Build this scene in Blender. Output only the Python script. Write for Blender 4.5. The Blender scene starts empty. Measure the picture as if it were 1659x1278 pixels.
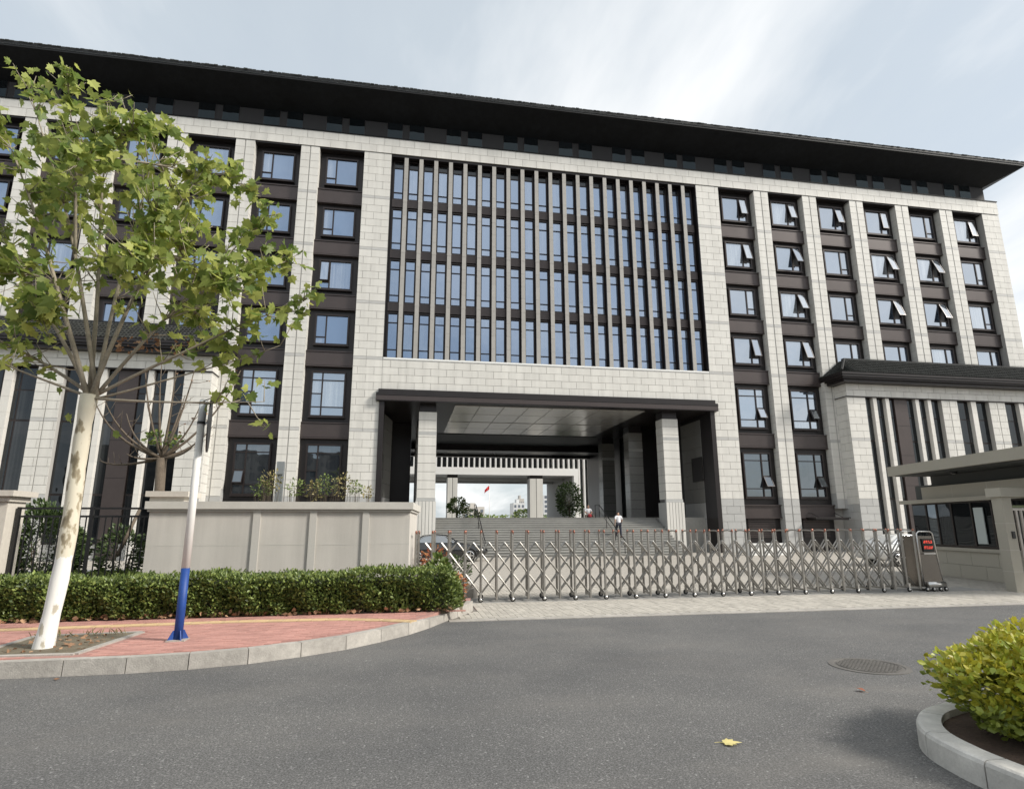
import bpy, math, random
import numpy as np
from mathutils import Vector, Matrix, Euler
R = math.radians
random.seed(7); rng = np.random.default_rng(7)
SC = bpy.context.scene
COL = SC.collection

# ------------------------------------------------------------------ camera
F_PX, IW, IH = 970.0, 1659.0, 1278.0
PITCH, YAW, ROLL = R(12.2927), R(10.0725), R(-0.167)
CAM = Vector((-9.945, -39.24, 1.9))
fw = Vector((math.sin(YAW)*math.cos(PITCH), math.cos(YAW)*math.cos(PITCH), math.sin(PITCH)))
r0 = Vector((math.cos(YAW), -math.sin(YAW), 0)); u0 = r0.cross(fw)
rt = r0*math.cos(ROLL)+u0*math.sin(ROLL); up = -r0*math.sin(ROLL)+u0*math.cos(ROLL)
cam_d = bpy.data.cameras.new('camera'); cam = bpy.data.objects.new('camera', cam_d); COL.objects.link(cam)
cam_d.sensor_width = 36; cam_d.lens = 36*F_PX/IW; cam_d.clip_start = 0.05; cam_d.clip_end = 6000
cam.matrix_world = Matrix(((rt.x, up.x, -fw.x, CAM.x), (rt.y, up.y, -fw.y, CAM.y), (rt.z, up.z, -fw.z, CAM.z), (0, 0, 0, 1)))
SC.camera = cam
def at(x, y, Y):
    """point of the place seen at photo pixel (x, y) that stands at depth Y"""
    d = fw + rt*((x-IW/2)/F_PX) + up*((IH/2-y)/F_PX)
    return CAM + d*((Y-CAM.y)/d.y)

# ------------------------------------------------------------------ sky, sun, exposure
SUN_EL, SUN_AZ = R(36), R(-25)           # azimuth measured from +x towards +y
sd = Vector((math.cos(SUN_EL)*math.cos(SUN_AZ), math.cos(SUN_EL)*math.sin(SUN_AZ), math.sin(SUN_EL)))
W = bpy.data.worlds.new('World'); SC.world = W; W.use_nodes = True
nt = W.node_tree; nt.nodes.clear()
def N(t, typ, **kw):
    n = t.nodes.new(typ)
    for k, v in kw.items(): setattr(n, k, v)
    return n
wo = N(nt, 'ShaderNodeOutputWorld'); bg = N(nt, 'ShaderNodeBackground'); bg.inputs[1].default_value = 0.088
sky = N(nt, 'ShaderNodeTexSky', sky_type='NISHITA'); sky.sun_disc = False
sky.sun_elevation = SUN_EL; sky.sun_rotation = math.atan2(sd.x, sd.y); sky.dust_density = 2.2; sky.air_density = 1.0; sky.altitude = 20
tc = N(nt, 'ShaderNodeTexCoord'); sx = N(nt, 'ShaderNodeSeparateXYZ'); nt.links.new(tc.outputs['Generated'], sx.inputs[0])
mz = N(nt, 'ShaderNodeMath', operation='MAXIMUM'); nt.links.new(sx.outputs[2], mz.inputs[0]); mz.inputs[1].default_value = 0.0
az_ = N(nt, 'ShaderNodeMath', operation='ADD'); nt.links.new(mz.outputs[0], az_.inputs[0]); az_.inputs[1].default_value = 0.12
dv = N(nt, 'ShaderNodeVectorMath', operation='DIVIDE'); cb = N(nt, 'ShaderNodeCombineXYZ')
for i in range(3): nt.links.new(az_.outputs[0], cb.inputs[i])
nt.links.new(tc.outputs['Generated'], dv.inputs[0]); nt.links.new(cb.outputs[0], dv.inputs[1])
mp = N(nt, 'ShaderNodeMapping'); mp.inputs['Rotation'].default_value = (0, 0, R(40)); mp.inputs['Scale'].default_value = (1.0, 0.45, 1); mp.inputs['Location'].default_value = (12.5, 3.7, 0)
nt.links.new(dv.outputs[0], mp.inputs[0])
nz = N(nt, 'ShaderNodeTexNoise'); nz.inputs['Scale'].default_value = 1.05; nz.inputs['Detail'].default_value = 7; nz.inputs['Roughness'].default_value = 0.56; nz.inputs['Distortion'].default_value = 0.25
nt.links.new(mp.outputs[0], nz.inputs['Vector'])
cr = N(nt, 'ShaderNodeValToRGB'); cr.color_ramp.elements[0].position = 0.33; cr.color_ramp.elements[0].color = (.68, .68, .68, 1)
cr.color_ramp.elements[1].position = 0.66; cr.color_ramp.elements[1].color = (.97, .97, .97, 1)
nt.links.new(nz.outputs[0], cr.inputs[0])
cc = N(nt, 'ShaderNodeMix', data_type='RGBA'); cc.inputs[6].default_value = (3.95, 4.32, 4.55, 1); cc.inputs[7].default_value = (6.3, 6.3, 6.25, 1)
nt.links.new(nz.outputs[0], cc.inputs[0])
cm = N(nt, 'ShaderNodeValToRGB'); cm.color_ramp.elements[0].position = 0.44; cm.color_ramp.elements[1].position = 0.66
nt.links.new(nz.outputs[0], cm.inputs[0]); nt.links.new(cm.outputs[0], cc.inputs[0])
mxw = N(nt, 'ShaderNodeMix', data_type='RGBA')
nt.links.new(cr.outputs[0], mxw.inputs[0]); nt.links.new(sky.outputs[0], mxw.inputs[6]); nt.links.new(cc.outputs[2], mxw.inputs[7])
nt.links.new(mxw.outputs[2], bg.inputs[0]); nt.links.new(bg.outputs[0], wo.inputs[0])
sl = bpy.data.lights.new('sun', 'SUN'); sl.energy = 2.1; sl.angle = R(10); sl.color = (1, .95, .87)
so = bpy.data.objects.new('sun', sl); COL.objects.link(so); so.rotation_euler = sd.to_track_quat('Z', 'Y').to_euler(); so.location = (40, 0, 60)
vs = SC.view_settings; vs.view_transform = 'Standard'; vs.look = 'None'; vs.gamma = 1; vs.exposure = 1.08
SC.cycles.use_denoising = True; SC.cycles.max_bounces = 7; SC.cycles.diffuse_bounces = 3; SC.cycles.glossy_bounces = 4; SC.cycles.transparent_max_bounces = 8
SC.cycles.sample_clamp_indirect = 8; SC.cycles.caustics_reflective = False; SC.cycles.caustics_refractive = False

# ------------------------------------------------------------------ materials
MATS = {}
def mat(name, col, rough=.6, metal=0, var=0, noise=None, bump=None, col2=None, spec=.5, isl=False, trans=0, coat=0, streak=0):
    """procedural principled material. var: brightness variation per piece; noise: (scale, amount) mottling; bump: (scale, strength)"""
    if name in MATS: return MATS[name]
    m = bpy.data.materials.new(name); m.use_nodes = True; t = m.node_tree
    b = t.nodes['Principled BSDF']; out = t.nodes['Material Output']
    b.inputs['Roughness'].default_value = rough; b.inputs['Metallic'].default_value = metal
    b.inputs['Specular IOR Level'].default_value = spec; b.inputs['Coat Weight'].default_value = coat
    c = N(t, 'ShaderNodeRGB'); c.outputs[0].default_value = (*col, 1); last = c.outputs[0]
    geo = N(t, 'ShaderNodeNewGeometry')
    if col2 is not None or var:
        oi = N(t, 'ShaderNodeObjectInfo'); ad = N(t, 'ShaderNodeMath', operation='ADD')
        t.links.new(oi.outputs['Random'], ad.inputs[0]); t.links.new(geo.outputs['Random Per Island'], ad.inputs[1])
        fr = N(t, 'ShaderNodeMath', operation='FRACT'); t.links.new(ad.outputs[0], fr.inputs[0]); rnd = fr.outputs[0]
        if col2 is not None:
            mx = N(t, 'ShaderNodeMix', data_type='RGBA'); t.links.new(rnd, mx.inputs[0]); t.links.new(last, mx.inputs[6]); mx.inputs[7].default_value = (*col2, 1); last = mx.outputs[2]
        if var:
            mr = N(t, 'ShaderNodeMapRange'); t.links.new(rnd, mr.inputs[0]); mr.inputs[3].default_value = 1-var; mr.inputs[4].default_value = 1+var
            hs = N(t, 'ShaderNodeHueSaturation'); t.links.new(mr.outputs[0], hs.inputs['Value']); t.links.new(last, hs.inputs['Color']); last = hs.outputs[0]
    if noise:
        for sc_, am in ([noise] if not isinstance(noise[0], tuple) else noise):
            nn = N(t, 'ShaderNodeTexNoise'); nn.inputs['Scale'].default_value = sc_; nn.inputs['Detail'].default_value = 6; nn.inputs['Roughness'].default_value = .6
            t.links.new(geo.outputs['Position'], nn.inputs['Vector'])
            mr = N(t, 'ShaderNodeMapRange'); t.links.new(nn.outputs[0], mr.inputs[0]); mr.inputs[1].default_value = .25; mr.inputs[2].default_value = .75; mr.inputs[3].default_value = 1-am; mr.inputs[4].default_value = 1+am
            hs = N(t, 'ShaderNodeHueSaturation'); t.links.new(mr.outputs[0], hs.inputs['Value']); t.links.new(last, hs.inputs['Color']); last = hs.outputs[0]
    if streak:      # rain streaks: noise stretched down the wall
        mpg = N(t, 'ShaderNodeMapping'); mpg.inputs['Scale'].default_value = (2.2, 2.2, .10); t.links.new(geo.outputs['Position'], mpg.inputs[0])
        nn = N(t, 'ShaderNodeTexNoise'); nn.inputs['Scale'].default_value = 1; nn.inputs['Detail'].default_value = 7; nn.inputs['Roughness'].default_value = .65; t.links.new(mpg.outputs[0], nn.inputs['Vector'])
        mr = N(t, 'ShaderNodeMapRange'); t.links.new(nn.outputs[0], mr.inputs[0]); mr.inputs[1].default_value = .3; mr.inputs[2].default_value = .6; mr.inputs[3].default_value = 1-streak*1.6; mr.inputs[4].default_value = 1+streak*.4
        hs = N(t, 'ShaderNodeHueSaturation'); t.links.new(mr.outputs[0], hs.inputs['Value']); t.links.new(last, hs.inputs['Color']); last = hs.outputs[0]
    if bump:
        nn = N(t, 'ShaderNodeTexNoise'); nn.inputs['Scale'].default_value = bump[0]; nn.inputs['Detail'].default_value = 5
        t.links.new(geo.outputs['Position'], nn.inputs['Vector'])
        bp = N(t, 'ShaderNodeBump'); bp.inputs['Strength'].default_value = bump[1]; bp.inputs['Distance'].default_value = .02
        t.links.new(nn.outputs[0], bp.inputs['Height']); t.links.new(bp.outputs[0], b.inputs['Normal'])
    t.links.new(last, b.inputs['Base Color'])
    if trans:
        tr = N(t, 'ShaderNodeBsdfTranslucent'); t.links.new(last, tr.inputs[0])
        ms = N(t, 'ShaderNodeMixShader'); ms.inputs[0].default_value = trans
        t.links.new(b.outputs[0], ms.inputs[1]); t.links.new(tr.outputs[0], ms.inputs[2]); t.links.new(ms.outputs[0], out.inputs[0])
    MATS[name] = m; return m
stone = mat('pale_granite', (.645, .63, .59), .6, var=.035, noise=((.35, .05), (9, .03)), streak=.07)
band_grey = mat('band_granite', (.47, .465, .45), .55, var=.04, noise=(6, .05))
stone_grey = mat('grey_granite', (.42, .42, .41), .55, var=.05, noise=(6, .05))
joint = mat('joint_mortar', (.40, .39, .37), .8)
bronze = mat('dark_bronze', (.026, .022, .022), .36, .35, noise=(1.2, .12))
bronze2 = mat('brown_bronze_panel', (.066, .053, .051), .38, .35, var=.1, noise=(1.5, .1))
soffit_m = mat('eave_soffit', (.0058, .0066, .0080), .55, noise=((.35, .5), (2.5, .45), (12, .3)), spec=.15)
fascia_m = mat('eave_fascia', (.016, .017, .018), .6, noise=(3, .3), spec=.25)
attic_m = mat('attic_render', (.022, .021, .022), .7, noise=(2, .1))
tile_m = mat('roof_tile', (.040, .042, .040), .85, var=.2, noise=(3, .2), spec=.15)
white_edge = mat('white_sill', (.85, .85, .83), .5)
frame_m = mat('window_frame', (.028, .021, .020), .35, .3)
ceil_m = mat('ceiling_panel_metal', (.70, .68, .65), .16, .4, var=.08)
step_m = mat('stair_granite', (.33, .325, .305), .6, var=.10, noise=((5, .08), (.7, .1)))
steel = mat('stainless_steel', (.37, .355, .33), .40, .9, var=.12, noise=((3, .12), (25, .1)))
steel_b = mat('bright_steel', (.66, .65, .63), .28, 1)
copper_c = mat('copper_cap', (.30, .13, .09), .3, .6)
rubber = mat('black_rubber', (.015, .015, .015), .7)
black_p = mat('black_paint', (.014, .014, .015), .4)
white_p = mat('white_paint', (.78, .765, .73), .6, noise=(4, .06))
blue_p = mat('blue_paint', (.010, .055, .25), .55, noise=((5, .15), (14, .12)))
grey_p = mat('grey_metal', (.33, .35, .36), .4, .5)
conc = mat('rendered_wall', (.56, .53, .485), .85, noise=((.8, .08), (60, .12)), bump=(90, .35), streak=.09)
conc_j = mat('wall_strip', (.52, .50, .46), .8, noise=(30, .06))
capst = mat('cap_stone', (.55, .51, .45), .75, noise=(12, .08), var=.05)
granite_k = mat('kerb_granite', (.38, .355, .32), .75, var=.09, noise=((2.5, .20), (12, .16), (60, .14)), bump=(50, .3))
paver_g = mat('grey_paver', (.44, .41, .36), .85, var=.12, noise=((1.1, .10), (40, .08)), bump=(60, .3))
paver_r = mat('red_paver', (.47, .245, .205), .85, var=.13, noise=((1.0, .12), (35, .10)), bump=(60, .3))
paver_y = mat('yellow_paver', (.56, .41, .23), .85, var=.08, noise=(3, .1))
soil = mat('soil', (.15, .125, .085), .95, noise=((4, .25), (40, .25)), bump=(25, .8))
bark_w = None
bark = mat('grey_brown_bark', (.125, .098, .072), .9, noise=((6, .2), (30, .25)), bump=(30, .7))
leaf_pl = mat('plane_leaf', (.19, .285, .065), .55, col2=(.42, .44, .12), var=.28, trans=.5)
leaf_hg = mat('hedge_leaf', (.085, .135, .034), .40, col2=(.23, .28, .08), var=.35, trans=.2)
leaf_yl = mat('golden_leaf', (.62, .54, .06), .45, col2=(.30, .36, .05), var=.3, trans=.3)
leaf_dk = mat('dark_leaf', (.05, .085, .03), .5, col2=(.10, .14, .05), var=.3, trans=.2)
leaf_gc = mat('ground_cover_leaf', (.12, .19, .04), .5, col2=(.20, .24, .07), var=.3, trans=.25)
leaf_rs = mat('rose_leaf', (.16, .17, .06), .5, col2=(.35, .28, .12), var=.3, trans=.25)
leaf_dry = mat('dry_leaf', (.24, .12, .065), .8, col2=(.40, .25, .15), var=.35, trans=.15)
leaf_rd = mat('red_leaf', (.40, .10, .05), .7, col2=(.45, .22, .08), var=.3, trans=.2)
leaf_ye = mat('yellow_fallen_leaf', (.72, .62, .26), .6, noise=(30, .15), trans=.15)
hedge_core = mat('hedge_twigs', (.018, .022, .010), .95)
gh_stone = mat('guardhouse_stone', (.40, .375, .315), .7, var=.03, noise=((1, .04), (40, .05)))
gh_dark = mat('guardhouse_soffit', (.065, .07, .068), .7)
led_off = mat('display_black', (.006, .006, .006), .25)
skin_m = mat('skin', (.42, .26, .19), .6)
shirt_w = mat('white_cloth', (.75, .75, .78), .8)
cloth_d = mat('dark_cloth', (.03, .033, .05), .85)
cloth_r = mat('red_cloth', (.35, .03, .04), .8)
hair_m = mat('black_hair', (.012, .011, .011), .6)
car_black = mat('car_black_paint', (.008, .009, .010), .15, 0, coat=1)
chrome = mat('chrome', (.8, .8, .8), .12, 1)
tyre_m = mat('tyre', (.02, .02, .02), .85)
flag_m = mat('flag_red', (.55, .03, .03), .75)
far_wall = mat('far_apartment_wall', (.62, .62, .61), .9, noise=(.1, .05))
far_wall2 = mat('far_apartment_wall_tan', (.50, .47, .43), .9, noise=(.1, .05))
far_win = mat('far_window', (.12, .14, .17), .3)
opp_wall = mat('opposite_facade', (.20, .19, .18), .9, noise=(.3, .1))
opp_win = mat('opposite_window', (.06, .07, .08), .4)
iron = mat('cast_iron', (.128, .120, .110), .9, .05, noise=((4, .2), (40, .2)), bump=(30, .4))

def glass_mat(name, tint, dark, refl, rough=.015, wav=True, curtain=.04):
    m = bpy.data.materials.new(name); m.use_nodes = True; t = m.node_tree; t.nodes.clear()
    out = N(t, 'ShaderNodeOutputMaterial'); d = N(t, 'ShaderNodeBsdfDiffuse'); g = N(t, 'ShaderNodeBsdfGlossy'); ms = N(t, 'ShaderNodeMixShader')
    oi = N(t, 'ShaderNodeObjectInfo'); mr = N(t, 'ShaderNodeMapRange'); t.links.new(oi.outputs['Random'], mr.inputs[0]); mr.inputs[3].default_value = .55; mr.inputs[4].default_value = 1.6
    hs = N(t, 'ShaderNodeHueSaturation'); hs.inputs['Color'].default_value = (*dark, 1); t.links.new(mr.outputs[0], hs.inputs['Value'])
    g0 = N(t, 'ShaderNodeNewGeometry'); mpc = N(t, 'ShaderNodeMapping'); mpc.inputs['Scale'].default_value = (9, 9, .15); t.links.new(g0.outputs['Position'], mpc.inputs[0])
    nc = N(t, 'ShaderNodeTexNoise'); nc.inputs['Scale'].default_value = 1.0; nc.inputs['Detail'].default_value = 3; t.links.new(mpc.outputs[0], nc.inputs['Vector'])
    rc = N(t, 'ShaderNodeValToRGB'); rc.color_ramp.elements[0].position = .35; rc.color_ramp.elements[0].color = (*[c*.45*curtain for c in (.9, .97, 1.05)], 1); rc.color_ramp.elements[1].position = .65; rc.color_ramp.elements[1].color = (*[c*curtain for c in (.92, .97, 1.0)], 1); t.links.new(nc.outputs[0], rc.inputs[0])
    mul_ = N(t, 'ShaderNodeMath', operation='MULTIPLY'); t.links.new(oi.outputs['Random'], mul_.inputs[0]); mul_.inputs[1].default_value = 7.31
    fr_ = N(t, 'ShaderNodeMath', operation='FRACT'); t.links.new(mul_.outputs[0], fr_.inputs[0]); gt = N(t, 'ShaderNodeMath', operation='GREATER_THAN'); t.links.new(fr_.outputs[0], gt.inputs[0]); gt.inputs[1].default_value = .62
    mc_ = N(t, 'ShaderNodeMix', data_type='RGBA'); t.links.new(gt.outputs[0], mc_.inputs[0]); t.links.new(hs.outputs[0], mc_.inputs[6]); t.links.new(rc.outputs[0], mc_.inputs[7])
    t.links.new(mc_.outputs[2], d.inputs[0]); g.inputs[0].default_value = (*tint, 1); g.inputs['Roughness'].default_value = rough
    lw = N(t, 'ShaderNodeFresnel'); lw.inputs[0].default_value = 1.5
    m2 = N(t, 'ShaderNodeMapRange'); t.links.new(lw.outputs[0], m2.inputs[0]); m2.inputs[1].default_value = 0; m2.inputs[2].default_value = 1; m2.inputs[3].default_value = refl; m2.inputs[4].default_value = 1
    t.links.new(m2.outputs[0], ms.inputs[0]); t.links.new(d.outputs[0], ms.inputs[1]); t.links.new(g.outputs[0], ms.inputs[2]); t.links.new(ms.outputs[0], out.inputs[0])
    if wav:
        geo = N(t, 'ShaderNodeNewGeometry'); nn = N(t, 'ShaderNodeTexNoise'); nn.inputs['Scale'].default_value = .9; nn.inputs['Detail'].default_value = 1
        t.links.new(geo.outputs['Position'], nn.inputs['Vector']); bp = N(t, 'ShaderNodeBump'); bp.inputs['Strength'].default_value = .22; bp.inputs['Distance'].default_value = .05
        t.links.new(nn.outputs[0], bp.inputs['Height']); t.links.new(bp.outputs[0], g.inputs['Normal'])
    MATS[name] = m; return m
glass = glass_mat('coated_glass', (.80, .87, .96), (.05, .07, .10), .52, curtain=.42)
glass_fin = glass_mat('coated_glass_blue_sky', (.56, .69, .90), (.045, .07, .11), .46, curtain=.30)  # same coated glass; the bluer sky it mirrors is put into the tint
glass_attic = glass_mat('attic_glass', (.4, .5, .55), (.007, .008, .009), .02, curtain=.01)
glass_dark = glass_mat('dark_glass', (.7, .75, .8), (.008, .009, .010), .03)
glass_mid = glass_mat('hall_glass', (.75, .85, .95), (.022, .026, .03), .20)
car_glass = glass_mat('car_glass', (.9, .95, 1), (.05, .06, .065), .25)

def asphalt_mat():
    m = bpy.data.materials.new('asphalt'); m.use_nodes = True; t = m.node_tree; b = t.nodes['Principled BSDF']
    b.inputs['Roughness'].default_value = .82; b.inputs['Specular IOR Level'].default_value = .35
    geo = N(t, 'ShaderNodeNewGeometry')
    def no(s, det=6, ro=.6):
        n = N(t, 'ShaderNodeTexNoise'); n.inputs['Scale'].default_value = s; n.inputs['Detail'].default_value = det; n.inputs['Roughness'].default_value = ro; t.links.new(geo.outputs['Position'], n.inputs['Vector']); return n
    def ramp(src, stops):
        r = N(t, 'ShaderNodeValToRGB'); e = r.color_ramp.elements
        while len(e) < len(stops): e.new(.5)
        for el, (p, c) in zip(e, stops): el.position = p; el.color = (*c, 1)
        t.links.new(src, r.inputs[0]); return r.outputs[0]
    def mul(a, b_, f=1, bt='MULTIPLY'):
        x = N(t, 'ShaderNodeMix', data_type='RGBA', blend_type=bt); x.inputs[0].default_value = f; t.links.new(a, x.inputs[6]); t.links.new(b_, x.inputs[7]); return x.outputs[2]
    base = ramp(no(.5, 5).outputs[0], [(.32, (.105, .104, .103)), (.68, (.142, .139, .134))])
    fine = ramp(no(62, 5, .85).outputs[0], [(.38, (.28,)*3), (.5, (1,)*3), (.62, (2.0,)*3)])
    vor = N(t, 'ShaderNodeTexVoronoi'); vor.inputs['Scale'].default_value = 60; t.links.new(geo.outputs['Position'], vor.inputs['Vector'])
    chips = ramp(vor.outputs['Color'], [(.0, (.80,)*3), (.70, (1.0,)*3), (.88, (1.5,)*3), (.97, (2.4,)*3)])
    c = mul(mul(base, fine, .9), chips, .9)
    # dusty wear in streaks along the traffic
    mpn = N(t, 'ShaderNodeMapping'); mpn.inputs['Scale'].default_value = (.45, .8, 1); mpn.inputs['Rotation'].default_value = (0, 0, R(-14)); t.links.new(geo.outputs['Position'], mpn.inputs[0])
    dn = no(.9, 7, .62); t.links.new(mpn.outputs[0], dn.inputs['Vector'])
    dust = ramp(dn.outputs[0], [(.47, (0, 0, 0)), (.60, (.12,)*3), (.78, (.55,)*3)])
    mx = N(t, 'ShaderNodeMix', data_type='RGBA'); t.links.new(dust, mx.inputs[0]); t.links.new(c, mx.inputs[6]); mx.inputs[7].default_value = (.225, .21, .19, 1)
    t.links.new(mx.outputs[2], b.inputs['Base Color'])
    bp = N(t, 'ShaderNodeBump'); bp.inputs['Strength'].default_value = .55; bp.inputs['Distance'].default_value = .012; t.links.new(no(110, 3, .7).outputs[0], bp.inputs['Height']); t.links.new(bp.outputs[0], b.inputs['Normal'])
    return m
asphalt = asphalt_mat()
def plane_bark():
    m = bpy.data.materials.new('limewashed_plane_bark'); m.use_nodes = True; t = m.node_tree; b = t.nodes['Principled BSDF']; b.inputs['Roughness'].default_value = .85
    geo = N(t, 'ShaderNodeNewGeometry')
    mpn = N(t, 'ShaderNodeMapping'); mpn.inputs['Scale'].default_value = (7, 7, 3.2); t.links.new(geo.outputs['Position'], mpn.inputs[0])
    n = N(t, 'ShaderNodeTexNoise'); n.inputs['Scale'].default_value = 1; n.inputs['Detail'].default_value = 4; t.links.new(mpn.outputs[0], n.inputs['Vector'])
    r = N(t, 'ShaderNodeValToRGB'); e = r.color_ramp.elements; e[0].position = .42; e[0].color = (.33, .28, .19, 1); e[1].position = .47; e[1].color = (.64, .59, .47, 1)
    e2 = e.new(.33); e2.color = (.17, .14, .09, 1)
    t.links.new(n.outputs[0], r.inputs[0])
    # lime wash below 1.45 m, ragged
    r2 = N(t, 'ShaderNodeValToRGB'); e = r2.color_ramp.elements; e[0].position = .37; e[0].color = (.44, .40, .32, 1); e[1].position = .42; e[1].color = (.78, .765, .72, 1)
    t.links.new(n.outputs[0], r2.inputs[0])
    s = N(t, 'ShaderNodeSeparateXYZ'); t.links.new(geo.outputs['Position'], s.inputs[0])
    ls = N(t, 'ShaderNodeMath', operation='LESS_THAN'); zz_ = N(t, 'ShaderNodeMath', operation='MULTIPLY_ADD'); t.links.new(n.outputs[0], zz_.inputs[0]); zz_.inputs[1].default_value = .5; t.links.new(s.outputs[2], zz_.inputs[2]); t.links.new(zz_.outputs[0], ls.inputs[0]); ls.inputs[1].default_value = 1.71
    mx = N(t, 'ShaderNodeMix', data_type='RGBA'); t.links.new(ls.outputs[0], mx.inputs[0]); t.links.new(r.outputs[0], mx.inputs[6]); t.links.new(r2.outputs[0], mx.inputs[7])
    t.links.new(mx.outputs[2], b.inputs['Base Color'])
    bp = N(t, 'ShaderNodeBump'); bp.inputs['Strength'].default_value = .5; bp.inputs['Distance'].default_value = .01; t.links.new(n.outputs[0], bp.inputs['Height']); t.links.new(bp.outputs[0], b.inputs['Normal'])
    return m
bark_w = plane_bark()
def led_mat():
    m = bpy.data.materials.new('led_red'); m.use_nodes = True; b = m.node_tree.nodes['Principled BSDF']
    b.inputs['Base Color'].default_value = (.5, .03, .02, 1); b.inputs['Emission Color'].default_value = (1, .12, .08, 1); b.inputs['Emission Strength'].default_value = .45
    return m
led_on = led_mat()

# ------------------------------------------------------------------ mesh helpers
def wm(o):
    m = o.matrix_basis.copy()
    if o.parent: m = wm(o.parent) @ o.matrix_parent_inverse @ m
    return m
def setpar(o, p):
    if p is not None:
        o.parent = p; o.matrix_parent_inverse = wm(p).inverted()
    return o
def tag(o, label=None, cat=None, group=None, kind=None):
    if label: o['label'] = label
    if cat: o['category'] = cat
    if group: o['group'] = group
    if kind: o['kind'] = kind
    return o
def thing(name, label, cat, loc=(0, 0, 0), group=None):
    o = bpy.data.objects.new(name, None); COL.objects.link(o); o.location = loc; o.empty_display_size = .2
    return tag(o, label, cat, group)
def link(name, me, m, parent=None):
    o = bpy.data.objects.new(name, me); COL.objects.link(o)
    if m is not None and not me.materials: me.materials.append(m)
    return setpar(o, parent)
BF = ((0, 3, 2, 1), (4, 5, 6, 7), (0, 1, 5, 4), (1, 2, 6, 5), (2, 3, 7, 6), (3, 0, 4, 7))
class MB:
    def __init__(s): s.v = []; s.f = []; s.sm = False
    def box(s, x0, x1, y0, y1, z0, z1):
        n = len(s.v); s.v += [(x0, y0, z0), (x1, y0, z0), (x1, y1, z0), (x0, y1, z0), (x0, y0, z1), (x1, y0, z1), (x1, y1, z1), (x0, y1, z1)]
        s.f += [tuple(n+i for i in f) for f in BF]; return s
    def hexa(s, pts):
        n = len(s.v); s.v += [tuple(p) for p in pts]; s.f += [tuple(n+i for i in f) for f in BF]; return s
    def prism(s, poly, z0, z1):
        n = len(s.v); k = len(poly)
        s.v += [(p[0], p[1], z0) for p in poly]+[(p[0], p[1], z1) for p in poly]
        s.f.append(tuple(n+i for i in reversed(range(k)))); s.f.append(tuple(n+k+i for i in range(k)))
        for i in range(k): j = (i+1) % k; s.f.append((n+i, n+j, n+k+j, n+k+i))
        return s
    def xprism(s, poly, x0, x1):
        """poly in (y, z) swept along x"""
        n = len(s.v); k = len(poly)
        s.v += [(x0, p[0], p[1]) for p in poly]+[(x1, p[0], p[1]) for p in poly]
        s.f.append(tuple(n+i for i in range(k))); s.f.append(tuple(n+k+i for i in reversed(range(k))))
        for i in range(k): j = (i+1) % k; s.f.append((n+i, n+k+i, n+k+j, n+j))
        return s
    def tube(s, pts, rad, n=8, cap=True):
        pts = [Vector(p) for p in pts]; rad = rad if isinstance(rad, (list, tuple)) else [rad]*len(pts); b0 = len(s.v)
        a = None
        for i, p in enumerate(pts):
            d = (pts[min(i+1, len(pts)-1)]-pts[max(i-1, 0)]).normalized()
            if a is None:
                a = d.orthogonal().normalized() if abs(d.z) < .95 else Vector((1, 0, 0))
            a = (a-d*a.dot(d)).normalized(); c = d.cross(a)
            for k in range(n):
                t = 2*math.pi*(k+.5)/n; s.v.append(tuple(p+(a*math.cos(t)+c*math.sin(t))*rad[i]))
        for i in range(len(pts)-1):
            for k in range(n):
                k2 = (k+1) % n; s.f.append((b0+i*n+k, b0+i*n+k2, b0+(i+1)*n+k2, b0+(i+1)*n+k))
        if cap:
            s.f.append(tuple(b0+k for k in reversed(range(n)))); e = b0+(len(pts)-1)*n; s.f.append(tuple(e+k for k in range(n)))
        return s
    def cyl(s, c, ax, r, h, n=16):
        c = Vector(c); ax = Vector(ax).normalized(); return s.tube([c-ax*h/2, c+ax*h/2], r, n)
    def lathe(s, prof, c, n=24, ax='z'):
        b0 = len(s.v)
        for r, z in prof:
            for k in range(n):
                t = 2*math.pi*k/n
                p = (r*math.cos(t), r*math.sin(t), z)
                if ax == 'y': p = (p[0], p[2], p[1])
                s.v.append((c[0]+p[0], c[1]+p[1], c[2]+p[2]))
        for i in range(len(prof)-1):
            for k in range(n):
                k2 = (k+1) % n; s.f.append((b0+i*n+k, b0+i*n+k2, b0+(i+1)*n+k2, b0+(i+1)*n+k))
        return s
    def mesh(s, name, smooth=False):
        me = bpy.data.meshes.new(name); me.from_pydata(s.v, [], s.f)
        if smooth: me.polygons.foreach_set('use_smooth', [True]*len(me.polygons))
        me.update(); return me
    def build(s, name, m, parent=None, smooth=False):
        return link(name, s.mesh(name, smooth), m, parent)
def Bx(name, m, parent, *b):
    return MB().box(*b).build(name, m, parent)
UNIT = {}
def unit_box(m):
    if m.name not in UNIT:
        me = MB().box(-.5, .5, -.5, .5, -.5, .5).mesh('block_'+m.name); me.materials.append(m); UNIT[m.name] = me
    return UNIT[m.name]
def block(name, m, parent, x0, x1, y0, y1, z0, z1, rz=0):
    """one piece sharing a unit mesh"""
    o = bpy.data.objects.new(name, unit_box(m)); COL.objects.link(o)
    o.location = ((x0+x1)/2, (y0+y1)/2, (z0+z1)/2); o.scale = (x1-x0, y1-y0, z1-z0)
    return setpar(o, parent)
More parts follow.
